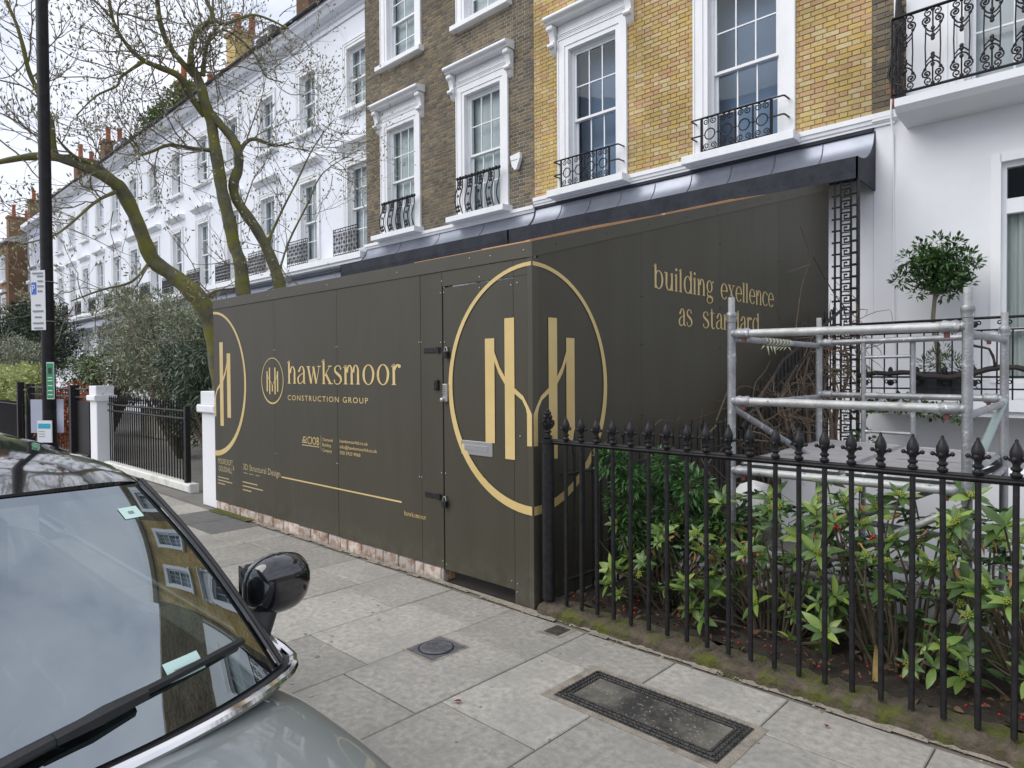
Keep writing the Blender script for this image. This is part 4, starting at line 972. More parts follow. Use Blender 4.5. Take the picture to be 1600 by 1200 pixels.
# first floor balcony
MB().extx([(YF, 5.10), (YF - .62, 5.09), (YF - .62, 4.99), (YF - .55, 4.92), (YF, 4.87)], -2.36, 3.6).part('balcony_slab', white, hw)
MB().extx([(YF, 5.16), (YF - .07, 5.15), (YF - .07, 5.05), (YF, 5.0)], -2.77, -2.362).part('string_course', whitep, hw)
def ornate(x0, x1, z0, z1, y, parent, step=.30, name='balcony_railing'):
    g = MB(); g.bar((x0, y, z1), (x1, y, z1), .03); g.bar((x0, y, z0), (x1, y, z0), .026)
    n = int((x1 - x0) / step); h = z1 - z0; zm = (z0 + z1) / 2
    for i in range(n):
        cx = x0 + (i + .5) * step
        for s2 in (-1, 1):
            g.tube([(cx + s2 * .075, y, zm - .28 * h), (cx + s2 * .082, y, zm), (cx + s2 * .075, y, zm + .28 * h)], .0085, 5)
            for s3 in (-1, 1):
                zc = zm + s3 * h * .36
                g.tube([(cx, y, zm + s3 * h * .18), (cx + s2 * .05, y, zm + s3 * h * .21), (cx + s2 * .10, y, zm + s3 * h * .29)], .010, 5)
                g.tube(spiral((cx + s2 * .065, zm + s3 * h * .34), .055, .018, R(-90 if s3 > 0 else 90), R(-90 if s3 > 0 else 90) + s2 * s3 * R(480), 16, y=y), .0105, 5)
                g.tube(spiral((cx + s2 * .05, zm + s3 * h * .43), .045, .014, R(90 if s3 > 0 else -90), R(90 if s3 > 0 else -90) - s2 * s3 * R(430), 14, y=y), .009, 5)
                g.ball((cx + s2 * .065, y, zc - s3 * .01), .018, 5)
        for s3 in (-1, 1):
            for q in (.10, .14, .23, .47): g.ball((cx, y, zm + s3 * h * q), .022, 6, (1.1, .7, 1.3))
            g.bar((cx, y, zm + s3 * h * .08), (cx, y, zm + s3 * h * .5), .013)
            for s2 in (-1, 1): g.tube([(cx, y, zm + s3 * h * .11), (cx + s2 * .035, y, zm + s3 * h * .145), (cx + s2 * .075, y, zm + s3 * h * .19)], .008, 4)
    return g.part(name, iron, parent, fix=False)
ornate(-2.40, 3.4, 5.16, 6.12, YF - .57, hw)
rt = MB()
for z in (5.16, 5.6, 6.12): rt.bar((-2.40, YF - .57, z), (-2.40, YF + .0, z), .024)
for yv in (YF - .57, YF - .4, YF - .2): rt.bar((-2.40, yv, 5.12), (-2.40, yv, 6.12), .02)
rt.part('balcony_railing', iron, hw, fix=False)
# ground floor terrace slab, its railing and the wall beneath
MB().box(-2.70, 3.6, 9.28, YF - .003, 1.17, 1.30).box(-2.70, 3.6, 9.33, YF - .003, 1.10, 1.17).part('terrace_slab', white, hw, fix=False)
gr_ = MB(); yb_ = 9.36
for z, w_ in ((2.24, .022), (2.10, .014), (1.56, .016), (1.42, .014)): gr_.bar((-2.72, yb_, z), (3.4, yb_, z), w_)
x = -2.70; i = 0
while x < 3.4:
    gr_.bar((x, yb_, 1.30), (x, yb_, 2.10), .012)
    if i % 2 == 0:
        for zc in (2.17, 1.49):
            gr_.ball((x + .07, yb_, zc), .04, 6, (1, .5, 1)); 
            for s2 in (-1, 1): gr_.tube(spiral((x + .07 + s2 * .045, zc + .01), .03, .008, R(180 if s2 > 0 else 0), R(180 if s2 > 0 else 0) - s2 * R(400), 10, y=yb_), .007, 4)
        gr_.ball((x + .07, yb_, 1.63), .03, 6, (1, .6, 2.0))
    x += .145; i += 1
gr_.part('terrace_railing', iron, hw, fix=False)
cb = MB().tube([(-2.52, YF - .02, 9), (-2.50, YF - .02, 5.9), (-2.53, YF - .09, 5.2), (-2.53, YF - .09, 5.05), (-2.52, YF - .02, 4.8), (-2.51, YF - .014, 3.2), (-2.50, YF - .014, 1.3)], .013, 6)
cb.part('white_cable', whitep, hw, smooth=True)
cb = MB()
for k_ in range(4): cb.tube([(-2.47 + .02 * k_, YF - .05 - .03 * k_, 6.6), (-2.50 + .03 * k_, YF - .08, 6.0), (-2.56 + .03 * k_, YF - .11, 5.6), (-2.44 + .02 * k_, YF - .1, 5.3), (-2.40, YF - .1, 5.18)], .016, 6)
cb.part('black_cables', iron, hw, smooth=True)
ab = MB().box(-2.56, -2.41, YF - .02, YF + .003, 5.22, 5.50).part('air_brick', potm, hw, fix=False)
# ---------------------------------------------------------------- front railing on its mossy stone plinth
plm = M('mossy_stone', (.12, .095, .068), .95, c2=(.05, .042, .03), vs=14, bump=.9, bs=45, c3=(.085, .095, .014), c3s=7, c3lo=.46, c3hi=.62, detail=9)
RY = 3.50
rl = T('front_railing', 'black iron railing with spear finials in front of the planted bed', 'railing', (-1, RY, 0))
pl = MB(); xs = np.linspace(-3.03, 1.6, 150)
rows = []
for x in xs:
    j = rng.uniform(-.012, .012, 3); rows.append([(x, 3.418 + j[0], -.015), (x, 3.424 + j[0], .040 + j[1]), (x, 3.446, .064 + j[1]), (x, 3.60, .075 + j[2]), (x, 3.64, .04)])
pl.grid(rows); pl.add(rows[0], [(0, 1, 2, 3, 4)]); pl.part('plinth', plm, rl, smooth=False)
bx_ = [-2.829 + .1278 * i for i in range(34)]
MB().bar((-2.99, RY, 1.172), (1.55, RY, 1.172), .030, .022).bar((-2.99, RY, 1.184), (1.55, RY, 1.184), .016).part('top_rail', iron, rl)
bm_ = MB().lathe([(.0135, .08), (.0125, 1.16)], (0, 0, 0), 10).mesh('bar', smooth=True)
fn = MB().lathe([(.012, 1.19), (.021, 1.196), (.024, 1.204), (.015, 1.212), (.014, 1.218), (.022, 1.226), (.022, 1.232), (.014, 1.238), (.014, 1.244), (.021, 1.262), (.0265, 1.285), (.025, 1.303), (.016, 1.325), (.007, 1.342), (.0075, 1.35), (.002, 1.356)], (0, 0, 0), 10)
for sx, sy in ((1, 0), (-1, 0), (0, 1), (0, -1)):
    fn.tube([(sx * .012, sy * .012, 1.258), (sx * .028, sy * .028, 1.268), (sx * .038, sy * .038, 1.272)], [.006, .006, .009], 6); fn.ball((sx * .038, sy * .038, 1.272), .0105, 6)
fn_ = fn.mesh('finial', smooth=True)
for me in (bm_, fn_): me.materials.append(iron)
for x in bx_:
    if x > 1.5: break
    b = link('bar', bm_, iron, rl, (x, RY, 0)); b.rotation_euler = (rng.normal(0, .002), rng.normal(0, .003), rng.uniform(-.15, .15)); link('finial', fn_, iron, b, (x, RY, 0))
po = MB().lathe([(.044, .09), (.044, 1.16), (.05, 1.165), (.05, 1.19), (.02, 1.195)], (-2.985, RY, 0), 14).part('post', iron, rl, smooth=True)
pf = MB().lathe([(.018, 1.192), (.032, 1.202), (.032, 1.212), (.018, 1.222), (.016, 1.232), (.028, 1.242), (.016, 1.255), (.022, 1.29), (.022, 1.33), (.014, 1.345), (.02, 1.36), (.012, 1.375), (.014, 1.39), (.003, 1.405)], (-2.985, RY, 0), 10)
for sx, sy in ((1, 0), (-1, 0), (0, 1), (0, -1)):
    q = lambda r_, z: (-2.985 + sx * r_, RY + sy * r_, z)
    pf.tube([q(.01, 1.26), q(.035, 1.275), q(.05, 1.295), q(.05, 1.315), q(.036, 1.325), q(.026, 1.312)], .009, 6)
    pf.ball(q(.026, 1.345), .014, 6); pf.ball(q(.018, 1.37), .012, 6)
pf.part('post_finial', iron, po, smooth=True)
# old side railing with hooped tops between the bed and the hoarding
sr = T('side_railing', 'black hooped garden railing running back along the hoarding side', 'railing', (-2.9, 5.6, 0))
yv = 3.62; i = 0; rb = MB()
def sz(y): return 1.12 if y < 6.0 else 1.12 + (y - 6.0) * .42
while yv < 9.1:
    h = sz(yv); hh = .05 if i % 2 else -.02
    if i % 3 == 0:
        pts = [(-2.93, yv, .05), (-2.93, yv, h)] + [(-2.93, yv + .045 - .045 * math.cos(a), h + .05 * math.sin(a)) for a in np.linspace(0, math.pi, 7)] + [(-2.93, yv + .09, h - .05)]
        MB().tube(pts, .010, 6).part('hooped_bar', ironold, sr, smooth=True)
    else:
        MB().tube([(-2.93, yv, .05), (-2.93, yv, h + hh), (-2.93, yv, h + hh + .07)], [.010, .012, .002], 6).part('bar', ironold, sr, smooth=True)
    yv += .105; i += 1
for dz in (-.18, -.92): MB().tube([(-2.93, y, sz(y) + dz) for y in (3.58, 6.0, 9.1)], .014, 5).part('rail', ironold, sr)
MB().tube([(-2.84, y, z) for y, z in ((6.2, 1.1), (7.2, 1.75), (9.2, 2.45))], .02, 6).part('handrail', ironold, sr, smooth=True)

# ---------------------------------------------------------------- left neighbour: piers, railing, gate hedge
def pier(x0, x1, y0, y1, h, lab):
    p = T('gate_pier', lab, 'gate pier', ((x0 + x1) / 2, (y0 + y1) / 2, 0), 'white gate piers')
    MB().bbox(x0 + .02, x1 - .02, y0 + .02, y1 - .02, -.015, h - .27, .01).part('shaft', white, p)
    MB().bbox(x0 - .03, x1 + .03, y0 - .03, y1 + .03, h - .27, h - .17, .015).part('collar', whitep, p)
    MB().bbox(x0 + .01, x1 - .01, y0 + .01, y1 - .01, h - .17, h, .01).part('cap', white, p)
pier(-8.80, -8.335, 3.46, 3.9, 1.44, 'white gate pier against the left end of the hoarding')
pier(-14.05, -13.62, 3.55, 3.86, 1.46, 'white gate pier behind the black lamp post')
lf = T('garden_railing', 'black garden railing on a low white plinth between the white piers', 'railing', (-11.3, 3.72, 0))
MB().bbox(-13.61, -9.72, 3.66, 3.80, -.015, .11, .02).part('plinth', M('dirty_white_plinth', (.68, .68, .64), .8, c2=(.42, .43, .30), vs=6, vlo=.5, vhi=.75, bump=.2, bs=50), lf)
sm = MB().lathe([(.010, .13), (.010, 1.18), (.016, 1.19), (.012, 1.21), (.017, 1.235), (.004, 1.29)], (0, 0, 0), 8).mesh('bar', smooth=True); sm.materials.append(iron)
x = -13.45
while x < -10.0: link('bar', sm, iron, lf, (x, 3.73, 0)); x += .108
for z in (1.13, 1.02): MB().bar((-13.55, 3.73, z), (-9.92, 3.73, z), .026).part('rail', iron, lf)
MB().box(-9.97, -9.90, 3.695, 3.765, -.015, 1.2).part('post', iron, lf)
# gate with beech hedge, low railing further left
gt = T('iron_gate', 'tall black iron gate panel in front of the copper beech hedge', 'gate', (-17.0, 3.7, 0))
x = -19.4
while x < -15.5: MB().bar((x, 3.7, -.01), (x, 3.7, 1.42), .011).part('bar', iron, gt); x += .21
for z in (.1, 1.22, 1.38): MB().bar((-19.4, 3.7, z), (-14.7, 3.7, z), .03).part('rail', iron, gt)
for x in (-19.45, -15.6): MB().box(x - .09, x + .05, 3.62, 3.78, -.01, 1.46).part('post', iron, gt)
MB().box(-15.5, -14.7, 3.72, 3.74, .0, 1.15).part('kick_plate', iron, gt)
lw_ = T('low_railing', 'low black railing below the pale green hedge at far left', 'railing', (-26, 3.6, 0))
x = -34
while x < -19.7: MB().bar((x, 3.6, .0), (x, 3.6, 1.02), .022).part('bar', iron, lw_); x += .12
for z in (.12, .95): MB().bar((-34, 3.6, z), (-19.6, 3.6, z), .03).part('rail', iron, lw_)
MB().bbox(-34, -19.6, 3.5, 3.7, -.015, .10, .01).part('plinth', white, lw_)
MB().box(-19.85, -19.72, 3.5, 3.64, 0, 1.5).part('post', iron, lw_)
gw = T('garden_wall', 'mossy pale rendered low wall deep in the left gardens', 'wall', (-14, 6.4, 0))
MB().bbox(-20, -9.2, 6.3, 6.55, -.01, .75, .01).part('wall', M('mossy_render', (.42, .42, .38), .9, c2=(.26, .27, .18), vs=3), gw)

# ---------------------------------------------------------------- lamp post with signs
lx, ly = -8.10, 1.70
lp_ = T('lamp_post', 'tall black lamp post standing on the pavement behind the car', 'lamp post', (lx, ly, 0))
bpm = M('black_post_paint', (.006, .006, .008), .5, spec=.22, c2=(.016, .015, .016), vs=14)
MB().lathe([(.105, 0), (.105, .62), (.10, .66), (.10, .80), (.082, .86), (.066, .98), (.062, 1.02)], (lx, ly, 0), 20).part('base', bpm, lp_, smooth=True)
MB().lathe([(.060, 1.02), (.058, 2.4), (.055, 2.42), (.052, 8.2)], (lx, ly, 0), 18).part('shaft', bpm, lp_, smooth=True)
MB().tube([(lx, ly, 8.2), (lx, ly - .1, 8.4), (lx, ly - .5, 8.5)], .04, 8).lathe([(.02, 8.42), (.18, 8.44), (.12, 8.56), (.02, 8.6)], (lx, ly - .65, 0), 12).part('lantern', bpm, lp_, smooth=True)
signw = M('sign_white', (.70, .71, .72), .4); blue = M('sign_blue', (.05, .14, .55), .4); signg = M('sign_green', (.02, .26, .10), .4); ink = M('grey_ink', (.24, .25, .27), .6); teal = M('notice_teal', (.03, .35, .50), .5)
SA = R(34)          # signs turned towards the carriageway
ex = Vector((math.cos(SA), math.sin(SA), 0)); en = Vector((math.sin(SA), -math.cos(SA), 0))
def plate(parent, name, mat, c, w_, h, th=.004, off=0.):
    c = Vector(c) + en * off; a = ex * w_ / 2; up = Vector((0, 0, h / 2)); b = en * th
    V = [c - a - up, c + a - up, c + a + up, c - a + up]; V += [v - b for v in V]
    return MB().add(V, [(0, 1, 2, 3), (7, 6, 5, 4), (0, 4, 5, 1), (1, 5, 6, 2), (2, 6, 7, 3), (3, 7, 4, 0)]).part(name, mat, parent)
ps = T('parking_sign', 'white parking sign plate with blue square on the lamp post', 'sign', (lx, ly, 2.4))
c = Vector((lx, ly, 2.41)) + en * .064 - ex * .045
plate(ps, 'plate', signw, c, .165, .60)
plate(ps, 'blue_panel', blue, c + Vector((0, 0, .12)) - ex * .045, .055, .12, .002, .003)
mSg = lambda u_, v_, h: tuple(c + ex * u_ + Vector((0, 0, v_)) + en * (.004 + h))
sans_text('P', -.062, .085, -.028, .07, mSg, 'letter', ps, signw)
for i, (u_, v_, l_) in enumerate([(-.005, .24, .07), (-.06, .27, .12), (.0, .19, .06), (-.005, .14, .07), (.0, .09, .05), (-.03, -.05, .06), (-.06, -.11, .12), (-.04, -.17, .08), (-.06, -.23, .12), (-.05, -.28, .10)]):
    plate(ps, 'print_line', ink, c + ex * (u_ + l_ / 2) + Vector((0, 0, v_)), l_, .016, .001, .0045)
MB().tube([(lx + .062 * math.cos(a), ly + .062 * math.sin(a), 2.6) for a in np.linspace(0, 2 * math.pi, 16, endpoint=False)], .004, 5, closed=True).tube([(lx + .062 * math.cos(a), ly + .062 * math.sin(a), 2.2) for a in np.linspace(0, 2 * math.pi, 16, endpoint=False)], .004, 5, closed=True).part('clamp_bands', steel, ps)
gs_ = T('green_sign', 'narrow green notice strip on the lamp post', 'sign', (lx, ly, 1.6))
c = Vector((lx, ly, 1.60)) + en * .07 + ex * .085
plate(gs_, 'plate', signw, c, .085, .37); plate(gs_, 'green_panel', signg, c, .074, .35, .001, .003)
for v_ in (-.14, -.10, -.05, 0.0, .03): plate(gs_, 'print_line', signw, c + Vector((0, 0, v_)), .055, .009, .001, .0045)
plate(gs_, 'pictogram', M('sign_dark', (.02, .03, .02), .5), c + Vector((0, 0, .10)), .04, .06, .001, .0045)
nt_ = T('paper_notices', 'white paper notices in plastic sleeves tied to the lamp post', 'notice', (lx, ly, 1.3))
sleeve = glassmat('plastic_sleeve', (.93, .94, .95), .12, .12); paper = M('paper', (.74, .72, .80), .7)
for s_, w_ in ((-1, .20), (1, .13)):
    c = Vector((lx, ly, 1.24)) + en * (.03 if s_ < 0 else -.02) + ex * s_ * (.115 if s_ < 0 else .105)
    plate(nt_, 'paper', paper, c, w_ - .05, .34, .002); plate(nt_, 'sleeve', sleeve, c, w_, .47, .001, .006)
fn2 = T('framed_notice', 'small white notice with teal band on the lamp post base', 'notice', (lx, ly, 1.1))
c = Vector((lx, ly, 1.09)) + en * .085 + ex * .02
plate(fn2, 'board', signw, c, .165, .22, .01); plate(fn2, 'teal_band', teal, c + Vector((0, 0, .055)), .14, .05, .001, .002)
for v_ in (.0, -.025, -.05): plate(fn2, 'print_line', ink, c + Vector((0, 0, v_)) - ex * .03, .07, .006, .001, .002)

# ---------------------------------------------------------------- scaffold tower
alu = M('scaffold_alloy', (.36, .37, .38), .5, metal=.6, c2=(.26, .265, .27), vs=9, bump=.25, bs=70, c3=(.58, .58, .56), c3s=22, c3lo=.60, c3hi=.66)
aluw = M('worn_alloy', (.52, .53, .52), .55, metal=.4, c2=(.38, .38, .37), vs=11, bump=.2, bs=60, c3=(.16, .155, .14), c3s=18, c3lo=.62, c3hi=.70)
sf = T('scaffold_tower', 'aluminium scaffold tower with platform standing in the planted bed', 'scaffold', (-1.32, 5.0, 0))
A = Vector((-1.919, 4.05, 0)); B = Vector((-.67, 4.094, 0)); Cc = Vector((-1.984, 5.80, 0)); Dd = Vector((-.70, 5.55, 0))
up = lambda p, z: (p.x, p.y, z)
for p, t_ in ((A, 2.115), (B, 2.07), (Cc, 2.085), (Dd, 2.03)):
    s_ = MB().tube([up(p, .02), up(p, t_ - .13)], .0255, 14).part('standard', alu, sf, smooth=True)
    MB().lathe([(.031, t_ - .155), (.031, t_ - .125), (.033, t_ - .12), (.033, t_ - .10), (.029, t_ - .095)], (p.x, p.y, 0), 14).part('collar', alu, s_, smooth=True)
    MB().tube([up(p, t_ - .1), up(p, t_)], .021, 12).part('spigot', aluw, s_, smooth=True)
    MB().lathe([(.05, 0), (.05, .015), (.02, .02)], (p.x, p.y, .02), 12).part('foot', iron, s_)
redp = M('red_plastic', (.13, .03, .025), .6)
def tubep(a, b, name='ledger', r_=.0245, mat=None, claw=True):
    a, b = Vector(a), Vector(b); o = MB().tube([a, b], r_, 12).part(name, mat or aluw, sf, smooth=True)
    if claw:
        d = (b - a).normalized(); c_ = MB()
        for e, s_ in ((a, 1), (b, -1)):
            c_.tube([e + d * s_ * .03, e + d * s_ * .05, e + d * s_ * .075, e + d * s_ * .105, e + d * s_ * .12], [.028, .036, .031, .036, .028], 10); c_.ball(e + d * s_ * .015, .03, 8)
        c_.part('claw', alu, o, smooth=True)
        MB().box(a.x + d.x * .08 - .012, a.x + d.x * .08 + .012, a.y + d.y * .08 - .012, a.y + d.y * .08 + .012, a.z - .055, a.z - .03).part('trigger', redp, o)
        MB().box(b.x - d.x * .09 - .012, b.x - d.x * .09 + .012, b.y - d.y * .09 - .012, b.y - d.y * .09 + .012, b.z - .055, b.z - .03).part('trigger', redp, o)
for z in (1.885, 1.46):
    tubep(up(A, z), up(B, z - .015)); tubep(up(Cc, z - .01), up(Dd, z - .01), r_=.022, mat=alu); tubep(up(A, z - .03), up(Cc, z - .03), r_=.021, mat=alu, claw=False); tubep(up(B, z - .05), up(Dd, z - .04), r_=.021, mat=alu, claw=False)
for z in (1.02, .45):
    tubep(up(A, z), up(B, z)); tubep(up(Cc, z), up(Dd, z), mat=alu, claw=False); tubep(up(A, z - .04), up(Cc, z - .04), r_=.021, mat=alu, claw=False); tubep(up(B, z - .04), up(Dd, z - .04), r_=.021, mat=alu, claw=False)
tubep(up(A, 1.42), (Cc.x + .35, Cc.y - .9, .98), 'brace', .02, alu, False); tubep(up(B, 1.05), up(Dd, 1.44), 'brace', .024, M('green_alloy', (.34, .42, .40), .5, metal=.4), False); tubep(up(A, .2), up(B, .95), 'brace', .02, aluw, False); tubep(up(Cc, .3), up(Dd, 1.0), 'brace', .02, alu, False)
# platform of two decks
ply = M('weathered_plywood', (.36, .35, .35), .7, c2=(.26, .25, .255), vs=5, stretch=(1, 6, 1), bump=.4, bs=40, c3=(.34, .33, .32), c3s=9, c3lo=.6, c3hi=.68)
for k_, (s0, s1) in enumerate(((.05, .50), (.53, .97))):
    q = lambda a, b, z: (A + (B - A) * a + (Cc - A) * b * (1 - a) + (Dd - B) * b * a) + Vector((0, 0, z))
    P4 = [q(s0, .03, 1.062), q(s1, .03, 1.062), q(s1, .97, 1.062), q(s0, .97, 1.062)]; P5 = [p + Vector((0, 0, .018)) for p in P4]
    dk = MB().add(P4 + P5, [(0, 3, 2, 1), (4, 5, 6, 7), (0, 1, 5, 4), (1, 2, 6, 5), (2, 3, 7, 6), (3, 0, 4, 7)]).part('deck', ply, sf)
    e = MB()
    for i in range(4): e.tube([P4[i] + Vector((0, 0, .0)), P4[(i + 1) % 4] + Vector((0, 0, .0))], .024, 4)
    e.part('deck_frame', alu, dk)
MB().add([q(.62, .45, 1.082), q(.95, .50, 1.082), q(.93, .8, 1.09), q(.60, .8, 1.082)], [(0, 1, 2, 3)]).part('trapdoor', ply, dk, fix=False)
# ladder frame at the back
ld = MB(); la = Vector((-1.62, 5.72, 0)); lb = Vector((-1.27, 5.68, 0))
for p in (la, lb): ld.tube([up(p, .05), up(p, 1.86)], .019, 10)
for z in np.arange(.3, 1.8, .29): ld.tube([up(la, z), up(lb, z)], .013, 8)
ld.part('ladder', alu, sf, smooth=True)
tp = MB(); tape = M('barrier_tape', (.62, .62, .36), .55, c2=(.70, .72, .55), vs=40)
a = Vector(up(A, 1.855)); b = Vector(up(Cc, 1.855)); d = (b - a)
pts = [a + d * (.30 + .28 * t) + Vector((.027 * math.cos(t * 46), 0, .027 * math.sin(t * 46))) for t in np.linspace(0, 1, 90)]
for i in range(0, 89): p0, p1 = pts[i], pts[i + 1]; w_ = d.normalized() * .022; tp.add([p0, p1, p1 + w_, p0 + w_], [(0, 1, 2, 3)])
for i in range(9):
    c = a + d * (.30 + .28 * i / 8) - Vector((0, 0, .03)); e = Vector((rng.uniform(-.02, .02), rng.uniform(-.05, .02), -rng.uniform(.02, .06)))
    tp.add([c, c + d.normalized() * .045, c + d.normalized() * .035 + e * 1.3, c + e * .7 + Vector((.012, 0, 0))], [(0, 1, 2, 3)])
tp.part('barrier_tape', tape, None, org=a, label='pale yellow tape wound around the upper scaffold side tube', cat='tape', fix=False)
# low white walls in the front garden behind the scaffold
lw2 = T('garden_retaining_wall', 'low white rendered garden wall behind the scaffold tower', 'wall', (-.5, 6.6, 0))
MB().bbox(-2.6, 2.6, 6.55, 6.75, -.02, .80, .01).part('wall', white, lw2); MB().bbox(-2.65, 2.6, 6.52, 6.78, .80, .84, .008).part('coping', white, lw2)
lw3 = T('bed_edge_wall', 'very low white wall edging the back of the planted bed', 'wall', (-.5, 4.9, 0))
MB().bbox(-2.75, 2.4, 4.85, 4.98, -.02, .30, .012).part('wall', white, lw3)
# plastic sacks and high visibility bag
pbm = M('white_polythene', (.72, .73, .74), .35, bump=.3, bs=14); hv = M('hi_vis_bag', (.45, .85, .03), .6)
def sack(c, sx, sy, sz_, mat, name, lab, cat):
    mb = MB(); mb.ball((0, 0, 0), 1, 14)
    for i, p in enumerate(mb.v):
        n_ = 1 + .12 * math.sin(p[0] * 5 + p[2] * 7) + .1 * math.sin(p[1] * 9 + 1); q = [math.copysign(abs(v) ** .75, v) * n_ for v in p]; mb.v[i] = (c[0] + q[0] * sx, c[1] + q[1] * sy, c[2] + q[2] * sz_)
    mb.part(name, mat, None, smooth=True, org=c, label=lab, cat=cat)
sack((-2.02, 4.60, .68), .16, .10, .17, pbm, 'plastic_sack', 'white plastic sack showing above the bed shrubs', 'sack')
sack((-1.98, 4.32, .40), .12, .09, .14, hv, 'hi_vis_bag', 'fluorescent green bag lying behind the bed shrubs', 'bag')
# ---------------------------------------------------------------- planted bed on the right
sl = MB(); nx, ny = 46, 14; rows = []
for j in range(ny + 1):
    y = 3.61 + (4.85 - 3.61) * j / ny
    rows.append([(-2.98 + 4.5 * i / nx, y, .055 + .03 * math.sin(i * .9 + j) * math.sin(j * 1.3 + i * .4) + rng.uniform(-.01, .012)) for i in range(nx + 1)])
sl.grid(rows).part('bed_soil', soil, kind='structure', smooth=True, fix=False)
berry = M('red_berry', (.33, .012, .015), .3); dry = M('dry_leaf', (.085, .05, .028), .85, c2=(.14, .085, .045), vs=8, island=.4)
bb = MB()
for i in range(80):
    x = rng.uniform(-2.9, 1.2); y = 3.62 + abs(rng.normal(0, .22)); bb.ball((x, y, .10), .0085 * rng.uniform(.7, 1.1), 6)
bb.part('fallen_berries', berry, None, smooth=True, org=(-1, 3.8, .1), kind='stuff', label='scattered red berries on the soil behind the railing', cat='berries')
n = 520; ps_ = np.stack([rng.uniform(-2.95, 1.3, n), 3.6 + np.abs(rng.normal(0, .45, n)), rng.uniform(.075, .11, n)], 1)
leafcloud('leaf_litter', ps_, rng.normal(size=(n, 3)) * [1, 1, .15], rng.uniform(.025, .06, n), leafshape(.5, 3, .3, .3), dry, None, kind='stuff', label='brown dry leaves littering the bed soil', cat='leaf litter', org=(-1, 4, .1))
# skimmia: rosettes of broad leaves round yellow buds, every front leaf its own piece
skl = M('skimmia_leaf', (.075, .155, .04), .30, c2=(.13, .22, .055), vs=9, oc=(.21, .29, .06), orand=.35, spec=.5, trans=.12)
skd = M('skimmia_shaded_leaf', (.06, .125, .038), .34, c2=(.10, .185, .055), vs=7, island=.4, trans=.12)  # darker leaf green, paints the shade deep inside the shrub
bud = M('skimmia_bud', (.30, .34, .05), .6, c2=(.22, .28, .05), vs=40); stemm = M('shrub_stem', (.075, .06, .04), .9, c2=(.12, .10, .065), vs=20)
LV, LF = leafshape(.34, 4, .16, .26, 1.08); leaf_me = npmesh('leaf', LV, LF, True); leaf_me.materials.append(skl)
budm = MB()
for i in range(16):
    a = i * 2.4; r_ = .003 * math.sqrt(i) * 1.3; budm.ball((r_ * math.cos(a) * 1.2, r_ * math.sin(a) * 1.2, .012 + .004 * (1 - i / 16)), .0042, 5)
bud_me = budm.mesh('flower_bud', smooth=True); bud_me.materials.append(bud)
